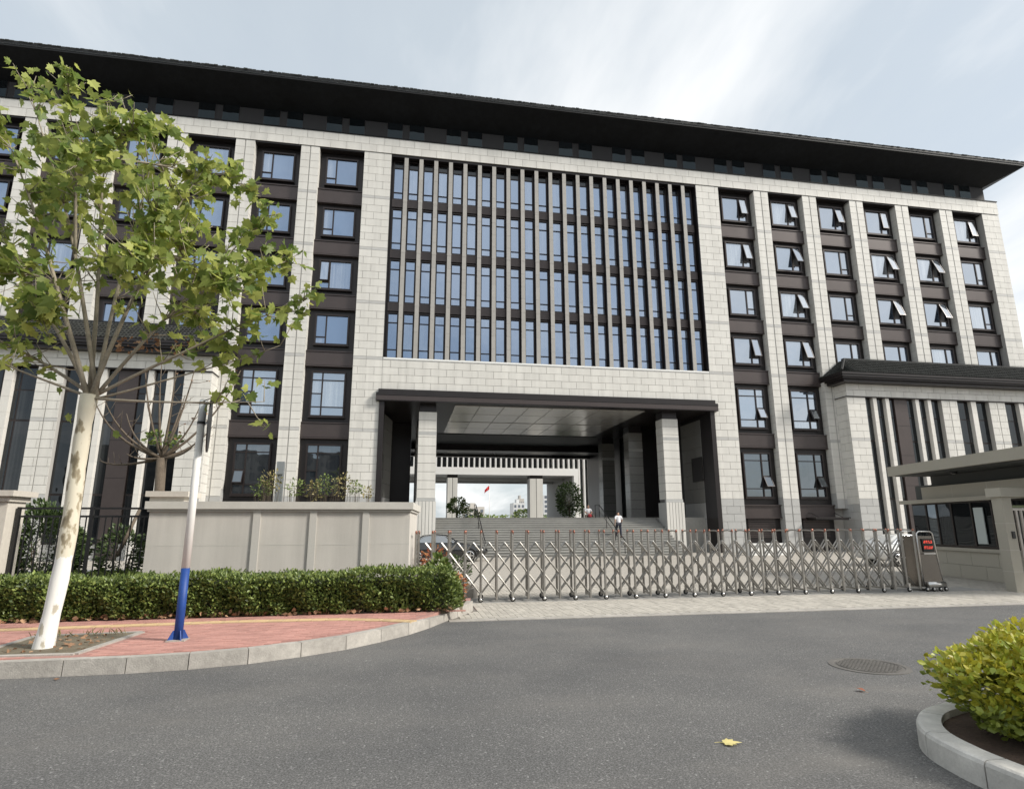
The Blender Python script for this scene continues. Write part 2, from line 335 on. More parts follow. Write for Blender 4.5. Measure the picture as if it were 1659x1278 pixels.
def courses(x0, x1, z0, z1, L=1.063, Hc=.54, ph=0.0, minw=.12, odd=0):
    n = max(1, round((z1-z0)/Hc)); h = (z1-z0)/n; out = []
    for i in range(n):
        off = ph+(.5*L if (i+odd) % 2 else 0); xs = [x0]; k = math.floor((x0-off)/L)+1
        while off+k*L < x1-minw:
            if off+k*L > x0+minw: xs.append(off+k*L)
            k += 1
        xs.append(x1)
        for a, b in zip(xs, xs[1:]): out.append((a, b, z0+i*h, z0+(i+1)*h))
    return out
J = .011
def leafmesh(n, pos, size, normals=None, up=.0, seed=1, aspect=.5, cloud=True, thick=None):
    """n little folded leaves as one vertex soup; pos (n,3)"""
    g = np.random.default_rng(seed); pos = np.asarray(pos); n = len(pos)
    d = g.normal(size=(n, 3)); d[:, 2] = np.abs(d[:, 2])*(.3+up)-(.15)
    if normals is not None: d = d*.55+normals*.9
    d /= np.linalg.norm(d, axis=1)[:, None]
    w = np.cross(d, g.normal(size=(n, 3))); w /= np.linalg.norm(w, axis=1)[:, None]
    nn = np.cross(d, w); s = (size*(.65+.7*g.random(n)))[:, None]
    b = pos; t = pos+d*s; m1 = pos+d*s*.5+w*s*aspect*.5+nn*s*.10; m2 = pos+d*s*.5-w*s*aspect*.5+nn*s*.10
    q1 = pos+d*s*.82+w*s*aspect*.3+nn*s*.05; q2 = pos+d*s*.82-w*s*aspect*.3+nn*s*.05
    V = np.stack([b, m1, q1, t, q2, m2], 1).reshape(-1, 3)
    i = np.arange(n)[:, None]*6; F = np.concatenate([i+np.array([[0, 1, 2, 3]]), i+np.array([[0, 3, 4, 5]])], 0)
    return V, F
def soup(name, V, F, m, parent=None):
    me = bpy.data.meshes.new(name); me.vertices.add(len(V)); me.vertices.foreach_set('co', np.asarray(V, np.float32).ravel())
    k = F.shape[1]; me.loops.add(F.size); me.loops.foreach_set('vertex_index', F.astype(np.int32).ravel())
    me.polygons.add(len(F)); me.polygons.foreach_set('loop_start', np.arange(0, F.size, k, dtype=np.int32)); me.update(calc_edges=True); me.validate()
    return link(name, me, m, parent)
def blob_pts(n, c, r, seed=1, shell=.55, lump=.22, zmin=None):
    """points spread through a lumpy ellipsoid, denser to the outside; also outward normals"""
    g = np.random.default_rng(seed); d = g.normal(size=(n, 3)); d /= np.linalg.norm(d, axis=1)[:, None]
    k = g.normal(size=(7, 3))*2.2; phs = g.random(7)*6.28
    lum = 1+lump*np.sin(d@k.T+phs).mean(1)*2.2
    rad = (shell+(1-shell)*g.random(n)**.5)*lum
    p = d*rad[:, None]*np.array(r)+np.array(c)
    if zmin is not None:
        ok = p[:, 2] > zmin; p = p[ok]; d = d[ok]
    return p, d

# ================================================================== GROUND
def struct(o): o['kind'] = 'structure'; return o
ground_m = mat('far_ground', (.22, .215, .205), .9, noise=(.2, .1))
struct(MB().box(-900, 900, -500, 1500, -.6, -.035).build('ground', ground_m))
struct(MB().box(-120, 120, -75, -26.2, -.3, 0).build('road', asphalt))
def brick_mat():
    m = bpy.data.materials.new('courtyard_paving'); m.use_nodes = True; t = m.node_tree; b = t.nodes['Principled BSDF']; b.inputs['Roughness'].default_value = .85
    geo = N(t, 'ShaderNodeNewGeometry'); mp_ = N(t, 'ShaderNodeMapping'); mp_.inputs['Rotation'].default_value = (0, 0, R(90)); t.links.new(geo.outputs['Position'], mp_.inputs[0])
    br = N(t, 'ShaderNodeTexBrick'); br.inputs['Scale'].default_value = 1; br.inputs['Brick Width'].default_value = .24; br.inputs['Row Height'].default_value = .12; br.inputs['Mortar Size'].default_value = .006
    br.inputs['Color1'].default_value = (.44, .41, .36, 1); br.inputs['Color2'].default_value = (.39, .36, .32, 1); br.inputs['Mortar'].default_value = (.20, .185, .165, 1)
    t.links.new(mp_.outputs[0], br.inputs['Vector']); t.links.new(br.outputs[0], b.inputs['Base Color']); return m
struct(MB().box(-70, 70, -20, 30, -.3, 0.0).build('courtyard', brick_mat()))
bed = mat('paving_bed', (.19, .175, .155), .95, noise=(20, .1))
drive = struct(MB().prism([(-9.9, -26.2), (60, -26.2), (60, -20), (-9.9, -20)], -.3, -.012).build('driveway', bed))
def joined_pieces(name, rects, z0, z1, m, parent):
    b = MB()
    for (x0, x1, y0, y1) in rects:
        dz = random.uniform(-.003, .003); b.box(x0, x1, y0, y1, z0, z1+dz)
    return tag(b.build(name, m, parent), kind='stuff')
px_, rest = [], []
for i, x in enumerate(np.arange(-9.2, 16, .122)):
    for y in np.arange(-26.18+(.12 if i % 2 else 0), -20.05, .242):
        if -8.25-.55*max(0, (-24.9-y))*-1 < -99: continue
        kx = -8.3+.0*y if y > -24.9 else np.interp(y, [-26.4, -25.75, -25.2, -24.9], [-8.95, -8.68, -8.4, -8.28])
        if x < kx+.02 and y < -20.9: continue
        px_.append((x, x+.115, max(y, -26.185), min(y+.235, -20.02)))
px_.sort(key=lambda r: math.hypot(r[0]-CAM.x-2.5, r[2]-CAM.y))
for r_ in px_[:300]: block('paver', paver_g, drive, r_[0], r_[1], r_[2], r_[3], -.012, random.uniform(-.003, .003))
joined_pieces('paver_field', px_[300:], -.012, 0, paver_g, drive)
strip = struct(MB().box(-9.0, 60, -26.5, -26.19, -.3, -.01).build('driveway_edge', bed))
x = -8.97
while x < 14:
    L_ = 1.0; block('edge_slab', granite_k, strip, x, x+L_-.012, -26.5, -26.195, -.01, .012); x += L_
tag(strip, 'pale granite edging between driveway and asphalt')

KO = [(-30, -30.0), (-15, -30.0), (-13.3, -29.98), (-12.5, -29.85), (-11.8, -29.6), (-10.9, -29.05), (-10.35, -28.5), (-9.85, -27.9), (-9.4, -27.15), (-9.02, -26.35), (-8.72, -25.75), (-8.42, -25.2), (-8.30, -24.8)]
def resample(path, L):
    P = [Vector((*p, 0)) for p in path]; out = [P[0]]; acc = 0
    for a, b in zip(P, P[1:]):
        d = (b-a).length; t = 0
        while acc+d-t >= L:
            t += L-acc; acc = 0; out.append(a+(b-a)*(t/d))
        acc += d-t
    out.append(P[-1]); return out
def offset(pts, w):
    o = []
    for i, p in enumerate(pts):
        d = (pts[min(i+1, len(pts)-1)]-pts[max(i-1, 0)]).normalized(); o.append(p+Vector((-d.y, d.x, 0))*w)
    return o
KZ = .20
def kz(p): return KZ-.13*max(0, min(1, (p.x+9.7)/1.2))*max(0, min(1, (-25.6-p.y)/.8))
fill = [(p.x, p.y) for p in offset(resample(KO, .3), .13)]+[(-8.30, -24.2), (-9.9, -24.2), (-30, -24.2)]
walk = struct(MB().prism(fill, -.3, KZ-.009).build('sidewalk', mat('red_mortar', (.36, .20, .17), .95, noise=(8, .15))))
kerb = struct(MB().prism([(p.x, p.y) for p in offset(resample(KO, .3), .06)]+[(p.x, p.y) for p in reversed(offset(resample(KO, .3), .14))], -.3, -.01).build('kerb', bed))
kp = resample(KO, .75); ki = offset(kp, .16)
for i in range(len(kp)-1):
    a, b, c, d = kp[i], kp[i+1], ki[i+1], ki[i]; e = (b-a).normalized()*.006
    za, zb = kz(a), kz(b)
    bev = (Vector((-(b-a).y, (b-a).x, 0)).normalized())*.012
    me = MB(); me.hexa([(a+e).to_3d(), (b-e), (c-e), (d+e), (a+e+bev)+Vector((0, 0, za)), (b-e+bev)+Vector((0, 0, zb)), (c-e)+Vector((0, 0, zb)), (d+e)+Vector((0, 0, za))])
    for k in range(4): v = me.v[k]; me.v[k] = (v[0], v[1], -.05)
    me.build('kerb_stone', granite_k, kerb)
def in_poly(x, y, poly):
    c = False; j = len(poly)-1
    for i in range(len(poly)):
        if (poly[i][1] > y) != (poly[j][1] > y) and x < (poly[j][0]-poly[i][0])*(y-poly[i][1])/(poly[j][1]-poly[i][1])+poly[i][0]: c = not c
        j = i
    return c
PIT = [(-15.62, -29.55), (-14.30, -29.60), (-14.12, -27.90), (-15.62, -28.0)]
inner = [(p.x, p.y) for p in offset(resample(KO, .3), .165)]+[(-8.5, -26.35), (-30, -26.35)]
TACT = [(-30, -27.28), (-16.5, -27.2), (-13, -27.0), (-11.2, -27.06), (-10.3, -27.32), (-9.7, -27.62)]
def tact_y(x): return np.interp(x, [p[0] for p in TACT], [p[1] for p in TACT])
red, yel = [], []
for j, y in enumerate(np.arange(-29.95, -26.3, .103)):
    for x in np.arange(-20+(.1 if j % 2 else 0), -8.8, .205):
        cx, cy = x+.1, y+.05
        if not all(in_poly(a, b_, inner) for a, b_ in ((x, y), (x+.2, y), (x, y+.1), (x+.2, y+.1))): continue
        if in_poly(cx, cy, PIT) or any(in_poly(a, b_, PIT) for a, b_ in ((x-.06, y-.06), (x+.26, y-.06), (x-.06, y+.16), (x+.26, y+.16))): continue
        if cx < -9.6 and abs(cy-tact_y(cx)) < .20: continue
        red.append((x, x+.199, y, y+.097))
red.sort(key=lambda r: math.hypot(r[0]-CAM.x+2.2, r[2]-CAM.y))
for r_ in red[:300]: block('red_paver', paver_r, walk, *r_, KZ-.02, KZ+random.uniform(-.003, .003))
joined_pieces('red_paver_field', red[300:], KZ-.02, KZ, paver_r, walk)
tp = resample([p for p in TACT], .26)
for a, b in zip(tp, tp[1:]):
    d = (b-a).normalized(); n = Vector((-d.y, d.x, 0))*.128
    if a.x < -20: continue
    q = MB(); lo = [a+d*.004-n, b-d*.004-n, b-d*.004+n, a+d*.004+n]
    q.hexa([p+Vector((0, 0, KZ-.02)) for p in lo]+[p+Vector((0, 0, KZ+.004)) for p in lo])
    for s_ in (-.075, -.025, .025, .075):
        m0 = n.normalized()*s_
        q.hexa([p+Vector((0, 0, KZ+.003)) for p in (a+d*.03+m0-n*.08, b-d*.03+m0-n*.08, b-d*.03+m0+n*.08, a+d*.03+m0+n*.08)]+[p+Vector((0, 0, KZ+.009)) for p in (a+d*.03+m0-n*.05, b-d*.03+m0-n*.05, b-d*.03+m0+n*.05, a+d*.03+m0+n*.05)])
    q.build('tactile_tile', paver_y, walk)
# tree pit: soil and edging stones
pit_in = PIT
MB().prism(pit_in, KZ-.03, KZ+.004).build('tree_pit_soil', soil, walk)
for i in range(4):
    a = Vector((*PIT[i], 0)); b = Vector((*PIT[(i+1) % 4], 0)); d = (b-a).normalized(); n = Vector((-d.y, d.x, 0))
    lo = [a-n*.05, b-n*.05, b+n*.04, a+n*.04]
    MB().hexa([p+Vector((0, 0, KZ-.03)) for p in lo]+[p+Vector((0, 0, KZ+.012+.001*i)) for p in lo]).build('pit_edging', granite_k, walk)
# planting strip soil behind kerb
struct(MB().prism([(-30, -26.3), (-9.05, -26.3), (-8.62, -25.55), (-8.45, -24.75), (-9.6, -24.75), (-9.6, -24.3), (-30, -24.3)], -.1, KZ+.003).build('planting_bed', soil))
struct(MB().prism([(-40, -24.35), (-9.95, -24.35), (-9.6, -20), (-14, -13), (-40, -13)], -.1, .16).build('lawn', mat('lawn_soil', (.13, .15, .07), .95, noise=((3, .3), (30, .3)))))

# ================================================================== OFFICE BUILDING
HZ = 27.94
Z = dict(b=3.66, f2=7.90, f3=12.73, f4=16.63, f5=20.53, f6=24.43)
FL = [Z['f3'], Z['f4'], Z['f5'], Z['f6']]
A, XB, S1, SP, XE = 13.59, 11.685, 3.68, 4.30, 39.8
build = thing('office_building', 'six storey pale granite office building with dark overhanging roof and central passage', 'building', (0, 0, 0))
# cores (set back behind the cladding)
core = MB()
for s in (-1, 1):
    a, b = sorted((s*12.2, s*39.75)); core.box(a, b, .64, 30, 0, 29.1)
core.box(-12.2, 12.2, 1.02, 30, 10.75, 29.1)
core.build('core', joint, build)
for s in (-1, 1):
    a, b = sorted((s*(XB+.02), s*(A-.02))); Bx('pier', joint, build, a, b, .03, .64, 0, HZ)
Bx('lintel_wall', joint, build, -XB-.02, XB+.02, .031, 1.02, 10.70, Z['f3']-.02)
Bx('cornice_wall', joint, build, -39.75, 39.75, -.02, .62, HZ+.03, 29.1)
# --- individually built slabs: lintel and piers (largest in view)
slabs = []
ban = lambda z0: None
def band_split(x0, x1, z0, z1):
    """courses between the grey storey bands"""
    out = []; cuts = [z0]+[b for b in (Z['b'], Z['f2'], *FL) if z0+.2 < b < z1-.2]+[z1]
    for a, b in zip(cuts, cuts[1:]):
        lo = a+(.10 if a in (Z['f2'], *FL) else 0); hi = b-(.10 if b in (Z['f2'], *FL) else 0)
        out.append((lo, hi))
    return out, [c for c in cuts if c in (Z['f2'], *FL)]
def clad(x0, x1, y, z0, z1, ph, store, thick=.03):
    rng_, bands = band_split(x0, x1, z0, z1)
    for lo, hi in rng_:
        m = stone_grey if hi <= Z['b']+.01 else stone
        for (a, b, c, d) in courses(x0, x1, lo, hi, ph=ph): store.append((m, a+J, b-J, y, y+thick, c+J, d-J))
    for z in bands:
        for (a, b, c, d) in courses(x0, x1, z-.10, z+.10, ph=ph, Hc=.2): store.append((band_grey, a+J, b-J, y-.004, y+thick, c+J*.6, d-J*.6))
for s in (-1, 1):
    a, b = sorted((s*XB, s*A)); clad(a, b, 0, 0, HZ-.01, (-XB if s < 0 else XB)+.35*0, slabs)
for (a, b, c, d) in courses(-XB, XB, 10.64, Z['f3']-.10, ph=.0, Hc=.53): slabs.append((stone, a+J, b-J, 0, .03, c+J, d-J))
slabs2 = []
for (a, b, c, d) in courses(-XB, XB, Z['f3']-.10, Z['f3']+.10, ph=.0, Hc=.2): slabs2.append((band_grey, a+J, b-J, -.004, .03, c+J, d-J))
slabs.sort(key=lambda t: -((t[2]-t[1])*(t[6]-t[5])/(1+((t[1]-CAM.x)**2+39.2**2+(t[5]-1.9)**2))))
for t in slabs[:300]: block('stone_slab', t[0], build, *t[1:])
slabs2 += slabs[300:]
for (a, b, c, d) in courses(-39.8, 39.8, HZ, 29.12, Hc=.56): slabs2.append((stone, a+J, b-J, -.05, -.02, c+J, d-J))
# pilasters
gpos = [A+S1+i*SP for i in range(6)]
PW = .63
pil_core = []
for s in (-1, 1):
    for i, g in enumerate(gpos[:5]):
        z0 = 0 if i == 0 else (3.0 if i == 1 else 11.5)
        for (x0, x1) in ((s*g-PW, s*g-.03), (s*g+.03, s*g+PW)):
            clad(x0, x1, 0, z0, HZ-.01, x0, slabs2)
        Bx('pilaster', joint, build, s*g-PW+.012, s*g+PW-.012, .03, .64, z0, HZ)
        # side slabs of the reveal
        for sd_ in (-1, 1):
            xx = s*g+sd_*PW
            for (c, d) in [(z_, z_+.538) for z_ in np.arange(z0, HZ-.3, .54)]:
                slabs2.append((stone if c > Z['b'] else stone_grey, min(xx, xx-sd_*.03)+.0, max(xx, xx-sd_*.03), .045, .60, c+J, min(d, HZ-.01)-J))
    a, b = sorted((s*(gpos[4]+SP-PW-.05), s*XE)); clad(a, b, 0, 11.5, HZ-.01, a, slabs2)
    Bx('pier', joint, build, a+.02, b-.02, .03, .64, 0, HZ)
for s in (-1, 1):     # inner reveals of the two big piers, facing the first bay
    xx = s*A
    for z_ in np.arange(0, HZ-.3, .54):
        slabs2.append((stone if z_ > Z['b'] else stone_grey, min(xx, xx-s*.03), max(xx, xx-s*.03), .045, .60, z_+J, min(z_+.54, HZ)-J))
for m in (stone, stone_grey, band_grey):
    b = MB()
    for t in slabs2:
        if t[0] is m: b.box(*t[1:])
    tag(b.build({stone: 'stone_cladding', stone_grey: 'grey_base_cladding', band_grey: 'grey_band_cladding'}[m], m, build), kind='stuff')
# end return walls of the block
for s in (-1, 1):
    b = MB()
    for (y0, y1, c, d) in courses(.05, 12, 11.5, 29.1): b.box(*sorted((s*39.75, s*39.8)), y0+J, y1-J, c+J, d-J)
    tag(b.build('end_wall_cladding', stone, build), kind='stuff')
# fin recess: lining, sill, fins, windows
Bx('recess_head', bronze, build, -XB, XB, .05, 1.02, HZ-.16, HZ+.02)
Bx('recess_back', bronze, build, -XB, XB, .62, 1.02, Z['f3']-.02, HZ-.16)
for s in (-1, 1): a, b = sorted((s*(XB-.035), s*XB)); Bx('recess_jamb', bronze, build, a, b, .04, .985, Z['f3'], HZ-.16)
Bx('window_sill', white_edge, build, -XB+.04, XB-.04, -.02, .98, Z['f3']-.02, Z['f3']+.07)
FS = XB/11
for i in range(-10, 11):
    x = i*FS
    f = MB(); z = Z['f3']+.07
    while z < HZ-.17:
        z1 = min(z+.95, HZ-.165); f.box(x-.14, x+.14, .05, .11, z+.004, z1-.004); z = z1
    for zf in FL[1:]: f.box(x-.145, x+.145, .044, .1, zf-.09, zf+.09)
    Bx('fin_casing', bronze, build, x-.135, x+.135, .112, .62, Z['f3']+.08, HZ-.17)
    f.build('fin', mat('fin_granite', (.36, .345, .32), .6, var=.05, noise=(8, .05)), build)
wid = FS-.29
def fin_window_mesh(rows, z0, z1):
    f = MB(); w = wid/2; t = .10; y0, y1 = .47, .62
    f.box(-w, -w+t, y0, y1, z0, z1); f.box(w-t, w, y0, y1, z0, z1); f.box(-w+t, w-t, y0, y1, z0, z0+t); f.box(-w+t, w-t, y0, y1, z1-t, z1)
    for z in rows: f.box(-w+t, w-t, y0+.02, y1, z-.03, z+.03)
    return f.mesh('fin_window_frame')
def pane_mesh(w, z0, z1, y, nm='pane'):
    p = MB(); p.box(-w/2, w/2, y, y+.012, z0, z1); return p.mesh(nm)
for k, zf in enumerate(FL):
    top = HZ-.18 if k == 3 else zf+3.45; bot = zf+.20 if k else zf+.08
    rows = [zf+.78] + ([zf+2.69] if k < 3 else [zf+2.72])
    me = fin_window_mesh(rows, bot, top); me.materials.append(frame_m)
    lv = [bot+.10]+rows+[top-.16]; pm = []
    for a, b in zip(lv, lv[1:]):
        q = pane_mesh(wid-.205, a+(.03 if a in rows else 0), b-(.03 if b in rows else 0), .545); q.materials.append(glass_fin if not (k == 3 and b == lv[-1]) else glass_dark); pm.append(q)
    for i in range(22):
        x = -XB+FS*(i+.5); w = bpy.data.objects.new('window', me); COL.objects.link(w); w.location = (x, 0, 0); setpar(w, build)
        for q in pm:
            p = bpy.data.objects.new('pane', q); COL.objects.link(p); p.location = (x+random.uniform(-.002, .002), 0, 0); p.rotation_euler.z = random.uniform(-.012, .012)
            setpar(p, w)
    if k:
        for i in range(22):
            x = -XB+FS*(i+.5); block('spandrel_panel', bronze2, build, x-wid/2+.004, x+wid/2-.004, .40, .61, zf-.40, zf+.205)
# bays with windows
def bay_window(xc, s, z0, z1, y, rows, open_=None, parent=build, gl=glass):
    """frame 2.2 m wide; s=+1: narrow lights on the right. rows: transom heights. open_: tilt of the narrow vent"""
    W2 = 1.1; t = .10; f = MB(); ya, yb = y-.14, y+.06
    f.box(-W2, -W2+t, ya, yb, z0, z1); f.box(W2-t, W2, ya, yb, z0, z1); f.box(-W2+t, W2-t, ya, yb, z0, z0+t); f.box(-W2+t, W2-t, ya, yb, z1-t, z1)
    f.box(-W2-.05, W2+.05, ya-.04, yb, z0-.07, z0-.002)
    mxx = s*.38; f.box(mxx-.045, mxx+.045, ya+.05, yb, z0+t, z1-t)
    big = sorted((-s*(W2-t), mxx-s*.045)); nar = sorted((mxx+s*.045, s*(W2-t)))
    low = len(rows) == 1
    if low:
        f.box(nar[0], nar[1], ya+.05, yb, rows[0]-.035, rows[0]+.035)
    else:
        for z in rows[:2]: f.box(big[0], big[1], ya+.05, yb, z-.03, z+.03); f.box(nar[0], nar[1], ya+.05, yb, z-.03, z+.03)
        f.box(nar[0], nar[1], ya+.05, yb, rows[2]-.03, rows[2]+.03)
    o = f.build('window', frame_m, parent); o.location.x = xc
    o.matrix_parent_inverse = wm(parent).inverted()
    def pane(x0, x1, a, b):
        p = MB().box(x0, x1, y-.03, y-.018, a, b).build('pane', gl); p.location.x = xc; p.rotation_euler.z = random.uniform(-.008, .008); setpar(p, o)
    e = .0
    lv = [z0+t]+(sorted(rows) if low else sorted(rows))+[z1-t]
    if low: pane(*big, z0+t, z1-t)
    else:
        l2 = [z0+t]+sorted(rows[:2])+[z1-t]
        for a, b in zip(l2, l2[1:]): pane(*big, a, b)
    nl = [z0+t]+sorted(rows)+[z1-t]
    vent = 1 if low else 1       # index of opening light
    for i, (a, b) in enumerate(zip(nl, nl[1:])):
        if i == vent and open_:
            w_ = (nar[1]-nar[0]); h_ = b-a-.06
            fm = MB(); q = .045
            fm.box(-w_/2, -w_/2+q, -.03, .03, -h_, 0); fm.box(w_/2-q, w_/2, -.03, .03, -h_, 0); fm.box(-w_/2+q, w_/2-q, -.03, .03, -q, 0); fm.box(-w_/2+q, w_/2-q, -.03, .03, -h_, -h_+q)
            so_ = fm.build('sash', frame_m); so_.location = (xc+(nar[0]+nar[1])/2, y-.08, b-.03); so_.rotation_euler.x = -R(open_); setpar(so_, o)
            so_.data.materials.append(gl)
            pm = MB().box(-w_/2+q, w_/2-q, -.012, .0, -h_+q, -q); n0 = len(so_.data.polygons)
            pn = pm.build('sash_glass', gl); pn.location = so_.location; pn.rotation_euler = so_.rotation_euler; setpar(pn, o)
            dk = MB().box(nar[0], nar[1], y+.0, y+.012, a, b).build('dark_room_panel', black_p); dk.location.x = xc; setpar(dk, o)  # black panel painted as the unlit room behind the open vent
        else: pane(*nar, a, b)
    return o
def bay_center(s, i):
    x0 = A if i == 0 else gpos[i-1]+PW; x1 = gpos[i]-PW
    return s*(x0+x1)/2, x1-x0
OPEN = {(1, 0, 3): 12, (1, 1, 3): 15, (1, 2, 3): 14, (1, 5, 3): 9, (1, 3, 3): 6, (1, 0, 2): 16, (1, 1, 2): 22, (1, 3, 2): 20, (1, 4, 2): 22, (1, 1, 1): 22, (1, 3, 1): 20, (1, 4, 1): 22,
        (1, 0, 0): 14, (1, 1, 0): 18, (1, 0, -1): 24, (1, 1, -1): 26, (1, 0, -2): 28, (1, 1, -2): 26, (-1, 1, -2): 22, (-1, 1, -1): 20, (-1, 0, 1): 8}
for s in (-1, 1):
    for i in range(6):
        xc, w = bay_center(s, i)
        zlo = 0 if i < 2 else 11.5
        Bx('bay_lining', bronze, build, xc-w/2, xc+w/2, .60, .64, zlo, HZ+.02)
        Bx('bay_head', bronze, build, xc-w/2, xc+w/2, .02, .60, HZ-.10, HZ+.025)
        for k, zf in enumerate(FL):
            bay_window(xc, s, zf+.88, zf+3.02, .54, [zf+1.42], OPEN.get((s, i, k)), gl=glass if s > 0 else glass_fin)  # left bays: their different sky reflection comes from the bluer tint
        for zf in ([Z['f2']] if i < 2 else [])+FL[0:]:
            lo, hi = (zf-.50, zf+.42) if zf != Z['f3'] else (zf-.56, zf+.36)
            p = MB(); p.box(xc-w/2+.01, xc+w/2-.01, .36, .60, lo, hi); p.box(xc-w/2+.008, xc+w/2-.008, .27, .60, hi, hi+.07); p.box(xc-w/2+.008, xc+w/2-.008, .29, .60, lo-.07, lo); p.box(xc-w/2+.008, xc+w/2-.008, .32, .36, lo+.03, hi-.03)
            p.build('spandrel_panel', bronze2, build)
        if i < 2:
            bay_window(xc, s, 8.77, 11.80, .54, [9.42, 11.20, 10.30], OPEN.get((s, i, -1)))
            bay_window(xc, s, 3.75, 7.0, .54, [4.40, 6.42, 5.30], OPEN.get((s, i, -2)), gl=glass_mid)
            p = MB(); p.box(xc-w/2+.01, xc+w/2-.01, .36, .60, 2.40, 3.18); p.box(xc-w/2+.008, xc+w/2-.008, .25, .60, 3.18, 3.26); p.box(xc-w/2+.008, xc+w/2-.008, .28, .60, 2.32, 2.40); p.build('spandrel_panel', bronze2, build)
            lv = MB()
            for q in np.arange(1.0, 2.2, .12): lv.box(xc-1.05, xc+1.05, .50, .60, q, q+.07)
            lv.build('louvre', bronze2, build)
# attic storey
att = MB().box(-39.3, 39.3, .5, 20, 29.1, 31.6).build('attic_wall', attic_m, build)
Bx('attic_ledge', stone, build, -39.8, 39.8, -.05, .5, 29.105, 29.16)
Bx('gutter_lip', soffit_m, build, -39.82, 39.82, -.10, -.03, 29.125, 29.20)
for k in range(-9, 9):
    for d in (-.79, .79):
        xc = 4.3*(k+.5)+d; o = Bx('attic_window', frame_m, build, xc-.58, xc+.58, .47, .5, 29.25, 31.0)
        Bx('pane', glass_attic, o, xc-.54, xc+.54, .46, .47, 29.3, 30.95)
        Bx('window_ledge', grey_p, o, xc-.58, xc-.10, .36, .46, 29.2, 29.29)
# main roof
EX, EY, EZ = 41.35, -1.68, 31.78
roof = MB(); inx, iny, inz = 39.2, .52, 30.75
# soffit (sloping), fascia and slope as one shell
rings = [[(-inx, iny, inz), (inx, iny, inz), (inx, 29.5, inz), (-inx, 29.5, inz)],
         [(-EX, EY, EZ), (EX, EY, EZ), (EX, 31.7, EZ), (-EX, 31.7, EZ)]]
n = 0
for r_ in rings: roof.v += r_
for k in range(4): j = (k+1) % 4; roof.f.append((k, 4+k, 4+j, j))
roof.build('roof_soffit', soffit_m, build)
fa = MB()
fa.box(-EX, EX, EY-.02, EY+.12, EZ-.02, EZ+.13); fa.box(-EX-.05, EX+.05, EY-.07, EY+.1, EZ+.14, EZ+.30)
for s in (-1, 1): fa.box(*sorted((s*(EX-.12), s*(EX+.02))), EY+.121, 31.7, EZ-.02, EZ+.13); fa.box(*sorted((s*(EX-.1), s*(EX+.05))), EY+.101, 31.7, EZ+.14, EZ+.30)
fa.build('fascia', fascia_m, build)
Bx('eave_drip_trim', grey_p, build, -EX-.02, EX+.02, EY-.045, EY-.02, EZ+.118, EZ+.14)
rf = MB(); q0 = [(-EX, EY, EZ+.28), (EX, EY, EZ+.28), (EX, 31.7, EZ+.28), (-EX, 31.7, EZ+.28)]; q1 = [(-34, 7.5, EZ+3.6), (34, 7.5, EZ+3.6), (34, 22.5, EZ+3.6), (-34, 22.5, EZ+3.6)]
rf.v += q0+q1
for k in range(4): j = (k+1) % 4; rf.f.append((k, j, 4+j, 4+k))
rf.f.append((4, 5, 6, 7)); rf.build('roof', tile_m, build)
te = MB()
for x in np.arange(-EX, EX, .27): te.box(x+random.uniform(-.02, .02), x+.245, EY-.09+random.uniform(-.02, .02), EY+.25, EZ+.27, EZ+.345+random.uniform(-.015, .025))
tag(te.build('eave_tile_ends', tile_m, build), kind='stuff')

